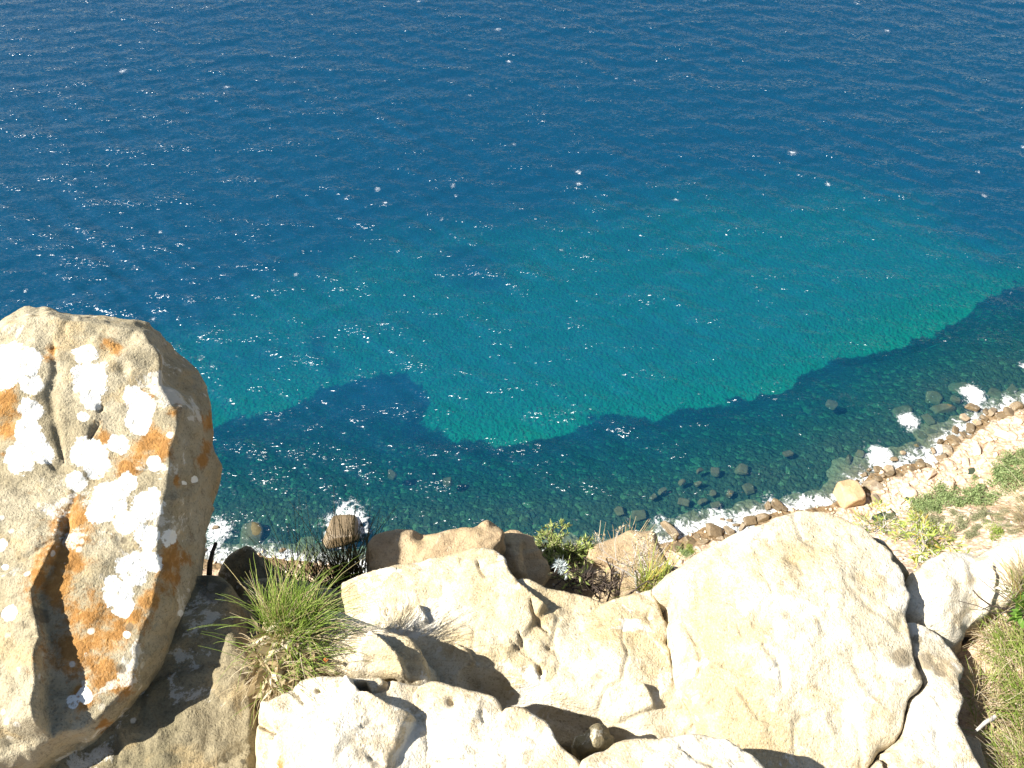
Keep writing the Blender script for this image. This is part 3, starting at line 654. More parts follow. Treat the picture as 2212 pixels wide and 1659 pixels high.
sand = m.mix(nf, (.33, .33, .24), (.41, .41, .30)); wd = m.mix(m.step(nf, .4, .65), (.035, .055, .06), (.06, .085, .075))
col = m.mix(wv, sand, wd)
cw = m.n('VectorMath', operation='ADD'); m.l(c, cw.inputs[0]); nzv = m.n('TexNoise'); m.l(c, nzv.inputs['Vector']); nzv.inputs['Scale'].default_value = 1.2; m.l(nzv.outputs['Color'], cw.inputs[1]); cw = cw.outputs[0]
vd = m.voro(cw, 1.8); vc = m.voro(cw, 1.8, out='Color'); v2 = m.voro(cw, 3.6)
stc = m.mix(m.step(m.math('ADD', vd, m.math('MULTIPLY', nf, .4)), .2, .95), (.055, .075, .04), (.018, .028, .024))
sep = m.n('SeparateColor'); m.l(vc, sep.inputs[0])
stc = m.mix(m.math('MULTIPLY', sep.outputs[0], .7), stc, (.065, .06, .03))
stc = m.mix(m.step(sep.outputs[1], .82, .9), stc, (.10, .135, .065))
stc = m.mix(m.math('MULTIPLY', m.step(v2, .2, .55), .5), stc, (.03, .05, .035))
col = m.mix(m.step(m.math('ADD', m.attr('stone'), m.math('MULTIPLY', m.math('SUBTRACT', nz, .5), .7)), .25, .75), col, stc)
m.principled(col, .95, m.bump(m.math('SUBTRACT', nf, vd), .3), .05)
tag(link('seabed', me, m.m), kind='structure')

# ---- slope from the shore up to the clifftop
lx = axis(-330, 330, -70, 90, .7, 1.10); ly = axis(-60, 330, -8, 100, .7, 1.10)
LXY, LF = grid(lx, ly); lsd = shore_sd(LXY); lz = land_h(LXY)
near_cliff = np.hypot(LXY[:, 0], LXY[:, 1])
keepf = (lsd[LF].min(1) < 5)
used = np.unique(LF[keepf]); mp = -np.ones(len(LXY), int); mp[used] = np.arange(len(used))
lv = np.concatenate([LXY, lz[:, None]], 1)[used]
me = mesh_np('shore_slope', lv, mp[LF[keepf]], True, {'wet': np.clip(1 - lv[:, 2] / .9, 0, 1)})
m = NT('slope_ground'); c = m.coord(); n1 = m.noise(c, .22, 7, .65, .4); n2 = m.noise(c, 1.6, 6, .68); n3 = m.noise(c, 5, 4, .7)
v = m.voro(c, .9); v2 = m.voro(c, 2.1)
col = m.mix(m.step(n1, .36, .62), (.46, .32, .21), (.66, .53, .40))
col = m.mix(m.math('MULTIPLY', m.step(n2, .45, .62), .6), col, (.66, .55, .42))
col = m.mix(m.math('MULTIPLY', m.step(v2, .38, .6), .55), col, (.30, .18, .10))
col = m.mix(m.math('MULTIPLY', m.step(n3, .55, .68), .5), col, (.25, .16, .09))
wet = m.step(m.math('ADD', m.attr('wet'), m.math('MULTIPLY', m.math('SUBTRACT', n2, .5), .8)), .35, .7)
col = m.mix(m.math('MULTIPLY', wet, .85), col, (.15, .10, .045))
hh = m.math('SUBTRACT', m.math('MULTIPLY', n2, .8), m.math('ADD', m.math('MULTIPLY', v, .6), m.math('MULTIPLY', v2, .4)))
m.principled(col, .9, m.bump(hh, .5, 1), .15)
tag(link('shore_slope', me, m.m), kind='structure')

# ================================================================== boulders at the foot of the cliff
def boulder_mesh(name, seed, planes=13, sub=4, aniso=(1, 1, .7), noise=.06, lowp=.5, nj=.22):
    r = np.random.default_rng(seed)
    bm = bmesh.new(); bmesh.ops.create_icosphere(bm, subdivisions=sub, radius=1)
    bm.verts.ensure_lookup_table()
    V = np.array([v.co[:] for v in bm.verts]); V /= np.linalg.norm(V, axis=1)[:, None]
    N = np.vstack([np.vstack([np.eye(3), -np.eye(3)]) + r.normal(size=(6, 3)) * nj, r.normal(size=(planes - 6, 3))]); N /= np.linalg.norm(N, axis=1)[:, None]
    dd = np.concatenate([r.uniform(.52, .72, 6), r.uniform(.62, .95, planes - 6)])
    t = np.maximum(V @ N.T, 1e-3) / dd
    p = 36.0
    rad = 1.0 / ((np.clip(t, 0, 10) ** p).sum(1) + 1.0) ** (1 / p)
    P = V * rad[:, None]
    P *= 1 + noise * fbm(P, .55, 5, seed + 3)[:, None]
    P *= np.array(aniso)
    T = np.array([[v.index for v in f.verts] for f in bm.faces]); bm.free()
    return mesh_np(name, P, T, True)
M_WET = rock_mat('wet_boulder', (.185, .135, .075), (.13, .095, .052), (.06, .046, .03), white=0, orange=.1, ochre=(.20, .145, .075), k=.07, world=True)
for nd in M_WET.node_tree.nodes:
    if nd.type == 'BSDF_PRINCIPLED': nd.inputs['Roughness'].default_value = .38; nd.inputs['Specular IOR Level'].default_value = .5
M_GREYB = rock_mat('grey_boulder', (.27, .215, .15), (.21, .165, .11), (.11, .09, .06), white=.2, orange=0, k=.07)
M_AWASH = rock_mat('weedy_boulder', (.11, .095, .05), (.08, .07, .038), (.04, .037, .022), white=0, orange=0, ochre=(.06, .05, .02), k=.12)
M_DRY = rock_mat('dry_boulder', (.62, .50, .37), (.53, .40, .28), (.34, .24, .16), white=.3, orange=0, k=.07)
M_TANB = rock_mat('tan_block', (.44, .32, .19), (.37, .25, .135), (.20, .14, .085), white=0, orange=0, k=.12)
KINDS = [boulder_mesh('boulder', 600 + i, 9 + i % 4, 4, a) for i, a in enumerate([(1, .7, .55), (1, .9, .6), (1, .6, .5), (1, .95, .7), (1.1, .5, .5), (1, .8, .45), (.9, .65, .75), (1, .85, .5)])]
KINDS.append(boulder_mesh('block', 655, 10, 5, (1, .95, .9), .03, .5, .07))
KIND_M = {}
def kmesh(i, mat):
    key = (i, mat.name)
    if key not in KIND_M:
        me = KINDS[i].copy(); me.materials.clear(); me.materials.append(mat); KIND_M[key] = me
    return KIND_M[key]
br = random.Random(11)
def put_boulder(name, px, r, mat, label, group, z=None, sq=1.0, rot=None, k=None, land=False, tilt=.25):
    if land: c0 = on_land([px])
    else: c0 = at_sea([px], 0.0)[0]
    d0 = np.linalg.norm(c0 - CAM); s = r * d0 / FPX
    o = bpy.data.objects.new(name, kmesh(k if k is not None else br.randrange(8), mat)); COL.objects.link(o)
    s *= 1.28; o.scale = (s * 1.1, s * 1.1 * sq, s)
    o.rotation_euler = (br.uniform(-tilt, tilt), br.uniform(-tilt, tilt), rot if rot is not None else br.uniform(0, 6.28))
    o.location = (c0[0], c0[1], (c0[2] + s * .05) if z is None else z * s)
    return tag(o, label, 'boulder', group)

AWASH = [(1340, 1099, 13), (1381, 1106, 18), (1413, 1069, 10), (1432, 1056, 10), (1479, 1081, 13), (1519, 1079, 10), (1546, 1086, 11), (1541, 1062, 8), (1578, 1062, 9), (1619, 1050, 14), (1547, 1013, 11), (1513, 1013, 9), (1606, 1009, 14), (1703, 975, 11), (1510, 1041, 9), (1474, 1039, 7),
         (1801, 868, 13), (1952, 881, 21), (2022, 852, 18), (2040, 877, 22), (2082, 829, 28), (2069, 858, 13), (1836, 988, 13), (1861, 976, 10), (2009, 902, 14), (1994, 936, 10), (2017, 930, 10), (2155, 845, 16), (2191, 834, 15), (1983, 959, 9), (845, 1018, 13), (967, 1034, 11)]
seen = {(1381, 1106): ('wide brown weedy boulder awash left of the beach surf, biggest of its pair', 1), (1340, 1099): ('squarish brown weedy boulder awash beside a wider one, above the tan boulder', 1), (1952, 881): ('dark brown boulder just under the water beside a round burst of foam', 1),
        (2082, 829): ('widest brown boulder awash, beside the topmost patch of white surf', 1), (2022, 852): ('dark rounded boulder awash, between the two topmost bursts of surf', 1), (2040, 877): ('long low boulder awash below the topmost surf', 1),
        (1836, 988): ('upright oval boulder in the water left of the brightest splash on the shore', 1), (845, 1018): ('lone tilted slab of rock under the glittering water, far left of the other boulders', 1), (1801, 868): ('single dark boulder standing farthest out from the rocky shore', 1), (967, 1034): ('small greenish rock under the glittering water, beside the lone tilted slab', 1)}
for x, y, r_ in AWASH:
    lab = seen.get((x, y), ('brown weed covered boulder awash in the shallow green water off the shore', 0))
    deep = (x, y) in ((845, 1018), (967, 1034))
    put_boulder('awash_boulder', (x, y), r_, M_AWASH, lab[0], None if lab[1] else 'weedy boulders awash off the shore', z=-.60 if not deep else -.68, sq=.9 if (x, y) != (2040, 877) else .5, rot=0.1 if (x, y) in ((2040, 877), (2082, 829), (1381, 1106)) else None, tilt=.12)
WET = [(1658, 1094, 11), (1676, 1092, 14), (1645, 1121, 13), (1620, 1128, 15), (1603, 1138, 10), (1576, 1125, 6), (1560, 1123, 5), (1540, 1150, 20), (1574, 1147, 12), (1487, 1171, 15), (1519, 1174, 14), (1462, 1189, 17), (1506, 1160, 8), (1694, 1101, 8), (1590, 1135, 8), (1555, 1165, 9), (1500, 1190, 9), (1535, 1172, 8),
       (2099, 881, 12), (2083, 903, 10), (2063, 930, 9), (2093, 928, 12), (2142, 891, 12), (2178, 894, 14), (2160, 902, 12), (2059, 950, 12), (2030, 955, 8), (2046, 973, 13), (2066, 959, 10), (1951, 979, 6), (1930, 993, 8), (1988, 998, 7), (1897, 1016, 10), (1921, 1016, 12), (1866, 1027, 8), (1895, 1037, 10), (1876, 1016, 6), (1921, 1027, 12),
       (1949, 1032, 11), (1970, 1019, 12), (1910, 1046, 8), (1927, 1040, 8), (1988, 1006, 10), (2004, 1011, 11), (2035, 990, 12), (2080, 940, 9), (2110, 915, 9), (2125, 905, 8), (2105, 935, 8), (2130, 890, 8), (2195, 880, 10), (2205, 895, 9), (2035, 1000, 8), (1960, 1008, 7), (1885, 1028, 6), (1905, 1028, 7), (1850, 1040, 6), (2015, 975, 7), (2075, 950, 7), (2095, 945, 7),
       (1440, 1200, 9), (465, 1140, 7), (437, 1190, 9), (610, 1190, 8)]
wl = {(1540, 1150): 'broad brown wet boulder edging the surf, widest of the beach row above the domed slab', (1676, 1092): 'oval wet boulder leaning on another, farthest right before the domed slab hides the shore', (2099, 881): 'square wet boulder just below the topmost white surf',
      (2083, 903): 'upright brown wet block standing in the water below the topmost surf', (1930, 993): 'small triangular wet boulder in the foam right of the brightest splash', (465, 1140): 'small brown rock ringed by foam, right beside the lichen boulder', (437, 1190): 'brown rock at the water edge close to the flank of the lichen boulder', (610, 1190): 'tan shore rock glimpsed behind the dark reeds', (1462, 1189): 'low tan brown boulder behind the right edge of the tan boulder'}
for x, y, r_ in WET:
    lab = wl.get((x, y))
    put_boulder('wet_boulder', (x, y), r_, M_WET if br.random() < .75 else M_GREYB, lab or 'wet brown boulder crowded along the surf line below the slope', None if lab else 'wet boulders along the surf line', z=.12, sq=br.uniform(.75, 1), land=False)
put_boulder('wet_boulder', (1447, 1150), 24, M_WET, 'long wet slab boulder slanting into the surf, touching the tan boulder in the view', None, z=.1, sq=.5, rot=-.75 - .2, k=4)
put_boulder('surf_boulder', (740, 1152), 40, M_WET, 'big brown rock with bright surf breaking on its top, seen through the dark reeds', None, z=.05, sq=.9, k=1, rot=.2)
put_boulder('sunken_boulder', (540, 1150), 24, M_AWASH, 'greenish brown rock under the glittering water, left of the dark reeds', None, z=-.55, sq=1.3, k=3, rot=0)
put_boulder('grey_boulder', (1889, 1057), 21, M_GREYB, 'large grey wedge shaped boulder beside the white splash on the shore', None, z=.25, sq=.8, k=2, rot=-.5)
put_boulder('tan_block', (1828, 1080), 25, M_TANB, 'big square tan block split by a crack, at the water edge behind the domed slab', None, z=.3, sq=1, k=8, rot=.25, tilt=.05); bpy.data.objects['tan_block'].scale.z *= 1.4
DRY = [(2165, 942, 13), (2185, 946, 11), (2134, 949, 9), (2108, 975, 15), (2137, 972, 12), (2074, 1040, 14), (2038, 1053, 19), (1962, 1066, 15), (1934, 1063, 9), (2207, 936, 12), (1999, 1081, 8), (1890, 1080, 14), (2010, 1027, 14), (2050, 1005, 9), (2085, 1000, 10), (2120, 1000, 8), (2150, 985, 8), (2180, 970, 9), (2060, 1025, 7), (1975, 1045, 8),
       (1995, 1050, 7), (1915, 1075, 7), (1945, 1085, 9), (1905, 1100, 7), (2155, 930, 8), (2195, 960, 8), (2170, 915, 8), (2200, 912, 8), (2105, 955, 7), (2030, 1035, 7), (1870, 1095, 7), (1925, 1095, 6), (2090, 1020, 7), (2125, 955, 6), (2020, 1010, 6), (1955, 1050, 7), (2145, 1005, 6), (2210, 985, 7)]
dl = {(2038, 1053): 'large whitish boulder on the scree between the green bushes and the surf', (1962, 1066): 'tan striped boulder on the scree, right of the grey wedge boulder', (2108, 975): 'broad tan boulder on the upper scree near the right edge', (2074, 1040): 'pale boulder with a dark underside just above the bushes', (1890, 1080): 'flat grey tan slab lying between the square tan block and the grey boulder'}
for x, y, r_ in DRY:
    lab = dl.get((x, y))
    put_boulder('scree_boulder', (x, y), r_, M_DRY if (x, y) != (1890, 1080) else M_GREYB, lab or 'dry pale tan boulder lying on the scree above the surf line', None if lab else 'dry boulders on the scree', land=True, sq=br.uniform(.7, 1))
# loose scree, uncountable
sv, sf = [], []
base = boulder_mesh('scree', 777, 10, 1, (1, .85, .6)); bv = np.array([v.co[:] for v in base.vertices]); bf = np.array([p.vertices[:] for p in base.polygons])
cand = rng.uniform([-40, 20], [85, 85], (16000, 2)); cs_ = -shore_sd(cand); wgt = np.exp(-np.maximum(cs_ - 5, 0) / 5) * (cs_ > -.6)
cand = cand[rng.random(len(cand)) < wgt * .9]; zz = land_h(cand)
for k, (p, z) in enumerate(zip(cand, zz)):
    s = .10 + .42 * rng.random() ** 3; a = rng.uniform(0, 6.28); ca, sa = math.cos(a), math.sin(a)
    q = bv * s * rng.uniform(.7, 1.2, 3); q = np.stack([q[:, 0] * ca - q[:, 1] * sa, q[:, 0] * sa + q[:, 1] * ca, q[:, 2]], -1)
    sv.append(q + [p[0], p[1], z + s * .15]); sf.append(bf + k * len(bv))
me = mesh_np('scree', np.vstack(sv), np.vstack(sf), False)
tag(link('scree', me, M_DRY), 'loose pale scree stones strewn along the shore slope', 'scree', kind='stuff')

# ================================================================== vegetation
def leaves_mesh(name, C, D, L, Wd, v, N=None):
    """C base points, D directions, L lengths, Wd widths: each leaf a folded kite of two faces"""
    n = len(C); D = D / (np.linalg.norm(D, axis=1)[:, None] + 1e-9)
    A = N if N is not None else rng.normal(size=(n, 3))
    S_ = np.cross(D, A); S_ /= np.linalg.norm(S_, axis=1)[:, None] + 1e-9
    U = np.cross(S_, D)
    mid = C + D * (L * .5)[:, None]
    V = np.stack([C, mid + S_ * (Wd * .5)[:, None] + U * (Wd * .15)[:, None], C + D * L[:, None], mid - S_ * (Wd * .5)[:, None] + U * (Wd * .15)[:, None]], 1).reshape(-1, 3)
    b = np.arange(n)[:, None] * 4
    T = np.vstack([b + [0, 1, 2], b + [0, 2, 3]])
    return mesh_np(name, V, T, False, {'v': np.repeat(v, 4)})
def tubes(name, paths, sides=5, v=None):
    """paths: list of (points (k,3), radii (k,))"""
    V, T, vals, nv = [], [], [], 0
    for pi, (P, rad) in enumerate(paths):
        P = np.asarray(P, float); k = len(P)
        d = np.gradient(P, axis=0); d /= np.linalg.norm(d, axis=1)[:, None] + 1e-9
        ref = np.array([0, 0, 1.0]) if abs(d[0, 2]) < .9 else np.array([1.0, 0, 0])
        a = np.cross(d, ref); a /= np.linalg.norm(a, axis=1)[:, None] + 1e-9; b = np.cross(d, a)
        ang = np.arange(sides) / sides * 2 * math.pi
        ringp = P[:, None] + (a[:, None] * np.cos(ang)[None, :, None] + b[:, None] * np.sin(ang)[None, :, None]) * np.asarray(rad)[:, None, None]
        V.append(ringp.reshape(-1, 3)); i = np.arange(k * sides).reshape(k, sides) + nv
        q = np.stack([i[:-1], np.roll(i, -1, 1)[:-1], np.roll(i, -1, 1)[1:], i[1:]], -1).reshape(-1, 4)
        T.append(q[:, [0, 1, 2]]); T.append(q[:, [0, 2, 3]]); nv += k * sides
        vals.append(np.full(k * sides, v[pi] if v is not None else .5))
    return mesh_np(name, np.vstack(V), np.vstack(T), True, {'v': np.concatenate(vals)})
def curve_path(p, d, L, k=6, droop=.3, wob=.1, r0=.002, r1=.0006, lr=None):
    lr = lr or rng; d = unit(d); P = [np.array(p, float)]; dd = d.copy()
    for i in range(k):
        dd = unit(dd + np.array([0, 0, -droop / k * (1 + i * .5)]) + lr.normal(size=3) * wob / k)
        P.append(P[-1] + dd * L / k)
    return np.array(P), np.linspace(r0, r1, k + 1)

# ---- bushes on the far slope
M_BUSH = leaf_mat('bush_leaves', (.13, .18, .07), (.25, .32, .13), (.26, .27, .13), .25)
M_SCRUB = leaf_mat('scrub_leaves', (.14, .155, .075), (.25, .255, .14), (.33, .30, .19), .25)
M_LIME = leaf_mat('lime_leaves', (.13, .19, .035), (.24, .31, .06), None, .3)
M_BARK = plain_mat('bark', (.16, .12, .085), var=(.27, .22, .17))
def bush_meshes(seed, n=1150, flat=.55, leaf=.16):
    r = np.random.default_rng(seed); lob = []
    for i in range(9):
        a = r.uniform(0, 6.28); q = r.uniform(.15, .72); lob.append((math.cos(a) * q, math.sin(a) * q * .85, r.uniform(.12, .45), r.uniform(.26, .46)))
    C = []
    for k in range(n):
        l = lob[r.integers(len(lob))]; d = r.normal(size=3); d[2] = abs(d[2]) * .9 - .15; d = unit(d)
        rad = l[3] * (r.random() ** .3) * (1 + .25 * math.sin(d[0] * 7 + l[0] * 20) * math.sin(d[1] * 6))
        C.append(np.array(l[:3]) * [1, 1, flat] + d * rad * [1, 1, flat * 1.25])
    C = np.array(C); D = r.normal(size=(n, 3)) + [0, 0, .8]
    L = r.uniform(.6, 1.3, n) * leaf * .6; V = np.clip(.55 * r.random(n) + .35 * (vnoise(C * 4, seed) + .5), 0, .99)
    crown = leaves_mesh('crown', C, D, L, L * .75, V)
    paths = []
    for l in lob[:7]:
        e = np.array(l[:3]) * [1, 1, flat]; P = np.linspace([0, 0, -.12], e, 5); P[1:4] += r.normal(size=(3, 3)) * .03
        paths.append((P, np.linspace(.035, .012, 5)))
    return crown, tubes('trunk', paths)
BK = [bush_meshes(900 + i) for i in range(5)]
BMESH = {}
def put_bush(px, r_, mat, label, group, cat='bush', flat=1.0):
    c0 = on_land([px]); s = r_ * np.linalg.norm(c0 - CAM) / FPX * 1.28
    k = br.randrange(5); key = (k, mat.name)
    if key not in BMESH:
        a = BK[k][0].copy(); a.materials.clear(); a.materials.append(mat); b = BK[k][1].copy(); b.materials.clear(); b.materials.append(M_BARK); BMESH[key] = (a, b)
    t = empty('bush', c0, label, cat, group); t.rotation_euler = (0, 0, br.uniform(0, 6.28)); t.scale = (s, s, s * flat)
    link('crown', BMESH[key][0], None, t); link('trunk', BMESH[key][1], None, t)
BUSH = [(2042, 1064, 22), (1978, 1097, 24), (2012, 1083, 25), (2023, 1103, 20), (2064, 1092, 24), (2090, 1067, 16), (2119, 1069, 24), (2121, 1087, 25), (2155, 1037, 25), (2190, 1035, 26), (2176, 1056, 20), (2186, 996, 22), (2207, 984, 16), (2164, 1022, 22), (2199, 1046, 26), (2000, 1105, 16), (2143, 1078, 16), (2215, 1015, 24), (2168, 1000, 14), (2045, 1080, 18), (2100, 1085, 15), (1996, 1090, 16)]
for x, y, r_ in BUSH:
    put_bush((x, y), r_, M_BUSH, 'rounded dark green bush in the thicket on the far scree slope', 'green bushes on the shore slope')
put_bush((2108, 1034), 9, M_BUSH, 'small lone round green bush on bare scree above the thicket', None)
put_bush((1475, 1196), 17, M_BUSH, 'low green bush on the shore rocks behind the tan boulder', None, flat=.6); put_bush((1492, 1188), 13, M_LIME, 'small bright green bush on the shore rocks behind the tan boulder', None, flat=.6)
put_bush((2149, 1154), 22, M_LIME, 'bright lime green low bush just above the bleached white ledge', None, flat=.6)
SCRUB = [(1930, 1126, 15), (1898, 1135, 13), (2005, 1133, 22), (2028, 1128, 22), (2076, 1126, 20), (2080, 1142, 22), (2112, 1117, 18), (2133, 1113, 18), (2158, 1124, 16), (2197, 1126, 18), (2192, 1149, 16), (2110, 1144, 14), (1987, 1149, 16), (1950, 1140, 14), (2050, 1145, 18), (2100, 1160, 18), (2020, 1160, 18), (1960, 1162, 16), (2170, 1110, 14), (2212, 1100, 18), (2060, 1112, 12), (1915, 1150, 14), (2205, 1080, 14), (1975, 1125, 12), (2130, 1130, 12), (2060, 1165, 16), (1990, 1175, 16), (2175, 1140, 14)]
for x, y, r_ in SCRUB:
    put_bush((x, y), r_, M_SCRUB, 'low grey green scrub bush on the pale slope below the thicket', 'grey green scrub on the shore slope', 'scrub', flat=.65)

# ---- grasses near the camera
M_GREEN = leaf_mat('green_grass', (.20, .31, .04), (.36, .46, .10), (.58, .50, .24), .38, .3, .45)
M_STRAW = leaf_mat('dry_grass', (.36, .27, .14), (.56, .46, .28), (.66, .58, .42), .35)
M_REED = leaf_mat('dark_reed', (.085, .085, .028), (.16, .14, .05), (.30, .22, .10), .2)
def grass(name, label, cat, base_poly, plane, parts, group=None, seed=1):
    """parts: list of (part name, material, count, (len range m), up/lean function, (radius), droop, wob)"""
    lr = np.random.default_rng(seed)
    anchor, zrel, n = plane; n = unit(n); p0 = at_z(anchor, zrel)
    poly = np.array(base_poly, float); cpx = poly.mean(0)
    o0 = on_plane(cpx[None], p0, n)[0]
    t = empty(name, o0, label, cat, group)
    for pn, mat, cnt, (l0, l1), lean, spread, rad, droop, wob in parts:
        paths, vals = [], []
        while len(paths) < cnt:
            q = lr.uniform(poly.min(0), poly.max(0))[None]
            if not inside(q, poly)[0]: continue
            b = on_plane(q, p0, n)[0] - o0
            rel = (q[0] - cpx) / (poly.max(0) - poly.min(0)) * 2
            d = np.array(lean) + np.array([rel[0] * spread, -rel[1] * spread * .9, 0]) + lr.normal(size=3) * .28
            if d[2] < .05: d[2] = .05 + abs(d[2]) * .3
            L = lr.uniform(l0, l1) * (.55 + .45 * lr.random())
            paths.append(curve_path(b - np.array([0, 0, .005]), d, L, 7, droop * lr.uniform(.4, 1.3), wob, rad * lr.uniform(.7, 1.2), rad * .22, lr)); vals.append(lr.random())
        link(pn, tubes(pn, paths, 4, vals), mat, t)
    return t
TUFT = [(560, 1335), (600, 1310), (660, 1315), (700, 1345), (705, 1390), (690, 1430), (650, 1470), (600, 1490), (570, 1480), (560, 1430), (545, 1380)]
GP = ((630, 1400), -1.60, (0, -.25, .97))
grass('grass_tuft', 'bright green grass tuft with straw coloured thatch, growing right of the lichen boulder', 'grass tuft', [(570, 1330), (620, 1312), (680, 1330), (690, 1375), (640, 1400), (580, 1385)], GP,
      [('blades', M_GREEN, 520, (.06, .20), (.20, .17, .78), .24, .0009, .5, .3), ('dry_blades', M_STRAW, 80, (.06, .19), (.15, .15, .7), .55, .0009, .45, .25)], seed=1)
grass('grass_tuft', 'low trailing green grass with much straw thatch, hanging in the cleft below the bright tuft', 'grass tuft', [(560, 1390), (690, 1385), (705, 1420), (680, 1450), (620, 1490), (575, 1500), (556, 1440)], GP,
      [('blades', M_GREEN, 210, (.06, .18), (.45, .0, .40), .4, .0009, .5, .25), ('dry_blades', M_STRAW, 230, (.04, .13), (.15, -.15, .35), .5, .0011, .8, .6)], seed=2)
lr = np.random.default_rng(31)
n_ = 420; pxs = np.stack([lr.uniform(560, 690, n_), lr.uniform(1360, 1500, n_)], -1); pxs = pxs[inside(pxs, [(565, 1370), (650, 1360), (690, 1400), (660, 1450), (610, 1500), (575, 1505), (556, 1430)])]
C = on_plane(pxs, at_z(GP[0], GP[1]), unit(GP[2])) + np.array([0, 0, .012]); o0 = C.mean(0)
D = lr.normal(size=(len(C), 3)) * [1, 1, .35]; L = lr.uniform(.015, .05, len(C))
t = link('dead_leaves', leaves_mesh('dead_leaves', C - o0, D, L, L * lr.uniform(.15, .5, len(C)), lr.random(len(C))), M_STRAW); t.location = o0
tag(t, 'litter of pale dead leaves caught at the foot of the green tuft', 'leaf litter', kind='stuff')
slab('thatch_mound', 'mound of brown earth and roots filling the cleft under the green tuft', 'earth mound', [(556, 1345), (600, 1318), (660, 1318), (700, 1345), (706, 1400), (690, 1440), (650, 1475), (600, 1500), (570, 1515), (556, 1470), (548, 1400)],
     ((630, 1400), -1.625, (0, -.25, .97)), thick=.3, rnd=.04, amp=(.016, .007), seed=191, facet=0, mat=M_SOIL, sp=5)
# red leaf by the tuft
pl = at_z((701, 1434), -1.585)
t = link('red_leaf', leaves_mesh('red_leaf', np.zeros((3, 3)), np.array([[1, .2, .3], [.6, .8, .4], [.3, -.6, .5]]), np.array([.010, .008, .007]), np.array([.007, .006, .005]), np.array([.4, .5, .3])), plain_mat('red_leaf', (.55, .10, .03))); t.location = pl + np.array([0, 0, .012])
tag(t, 'tiny orange red leaf on the tan slab right of the green tuft', 'leaf')

# ---- dark reeds in the shade behind the tuft
RP = ((720, 1250), -2.1, (0, -.25, .97))
grass('reed_clump', 'dense dark reeds standing in shade in front of the surf rock', 'reeds', [(690, 1275), (720, 1235), (785, 1225), (800, 1260), (770, 1290), (710, 1300)], RP,
      [('stems', M_REED, 230, (.15, .30), (-.02, .10, .95), .22, .0016, .12, .12)], seed=5)
grass('reed_clump', 'sparse dark reeds leaning left, between the dark boulder and the denser clump', 'reeds', [(590, 1270), (640, 1245), (700, 1250), (705, 1290), (620, 1300)], RP,
      [('stems', M_REED, 130, (.12, .30), (-.10, .12, .9), .35, .0013, .15, .14)], seed=6)
# ---- dead stick beside the boulder
M_DEAD = plain_mat('dead_wood', (.035, .026, .021), var=(.085, .064, .05), scale=60)
M_GREYW = plain_mat('grey_wood', (.34, .31, .28), var=(.50, .46, .41), scale=60)
b0 = at_z((441, 1240), -1.72); b1 = b0 + ray([(462, 1172)])[0] * 0
e1 = CAM + ray([(467, 1172)])[0] * (np.dot(b0 - CAM, FWD))
link_ = tubes('dead_stick', [(np.array([[0, 0, -.04], (e1 - b0) * .35 + [.004, 0, 0], (e1 - b0) * .7, e1 - b0]), np.array([.007, .006, .005, .004]))], 7)
t = link('dead_stick', link_, M_DEAD); t.location = b0; tag(t, 'short dark dead stick poking up beside the flank of the lichen boulder', 'stick')

# ---- branching shrubs
def branches(lr, p, d, L, r0, depth, out, bend=.35, split=(2, 4), shrink=.68, up=.1):
    k = 4; P = [np.array(p, float)]; dd = unit(d)
    for i in range(k):
        dd = unit(dd + lr.normal(size=3) * bend / k * 1.6 + np.array([0, 0, up / k])); P.append(P[-1] + dd * L / k)
    out.append((np.array(P), np.linspace(r0, r0 * .62, k + 1), depth))
    if depth == 0: return
    for j in range(lr.integers(split[0], split[1] + 1)):
        s = lr.integers(1, k + 1); nd = unit(dd + lr.normal(size=3) * .75)
        branches(lr, P[s], nd, L * shrink * lr.uniform(.7, 1.15), r0 * .6, depth - 1, out, bend, split, shrink, up)
def shrub(name, label, cat, px, zrel, stems, L, r0, depth, seed, bark, leaf=None, leafn=0, leafl=(.01, .02), leafw=.3, dirs=(0, 0, 1), spread=.6, bend=.35, up=.1, along=False, shrink=.68, group=None, parts=('branches', 'leaves')):
    lr = np.random.default_rng(seed); o0 = at_z(px, zrel); t = empty(name, o0, label, cat, group)
    out = []
    for s in range(stems):
        branches(lr, lr.normal(size=3) * [min(.02, L * .2), min(.02, L * .2), 0], np.array(dirs) + lr.normal(size=3) * spread, L * lr.uniform(.7, 1.2), r0 * lr.uniform(.7, 1.2), depth, out, bend, shrink=shrink, up=up)
    link(parts[0], tubes('branches', [(a, b) for a, b, c in out], 5, [.5] * len(out)), bark, t)
    if leaf:
        tw = [a for a, b, c in out if c <= (1 if along else 0)]
        C, D = [], []
        for k in range(leafn):
            P = tw[lr.integers(len(tw))]; u = lr.uniform(.3, 1) * (len(P) - 1); i = min(int(u), len(P) - 2)
            C.append(P[i] + (P[i + 1] - P[i]) * (u - i)); D.append(unit(P[-1] - P[0]) * .9 + lr.normal(size=3) * .6)
        Ls = lr.uniform(*leafl, leafn)
        link(parts[1], leaves_mesh('leaves', np.array(C), np.array(D), Ls, Ls * leafw, lr.random(leafn)), leaf, t)
    return t
M_OLIVE = leaf_mat('olive_leaves', (.18, .23, .055), (.34, .40, .12), (.46, .42, .22), .3)
M_SILVER = leaf_mat('silver_leaves', (.36, .42, .42), (.52, .58, .57), None, .1)
M_NEEDLE = leaf_mat('needle_leaves', (.22, .29, .06), (.42, .48, .11), (.62, .44, .10), .3)
M_FLESH = leaf_mat('fleshy_leaves', (.10, .20, .035), (.17, .30, .05), None, .3, .5, .35)
shrub('green_shrub', 'fluffy olive green shrub on the ledge right of the split rock', 'shrub', (1196, 1218), -2.2, 16, .072, .003, 2, 41, M_DEAD, M_OLIVE, 4200, (.008, .018), .22, (0, .1, .8), .75, along=True)
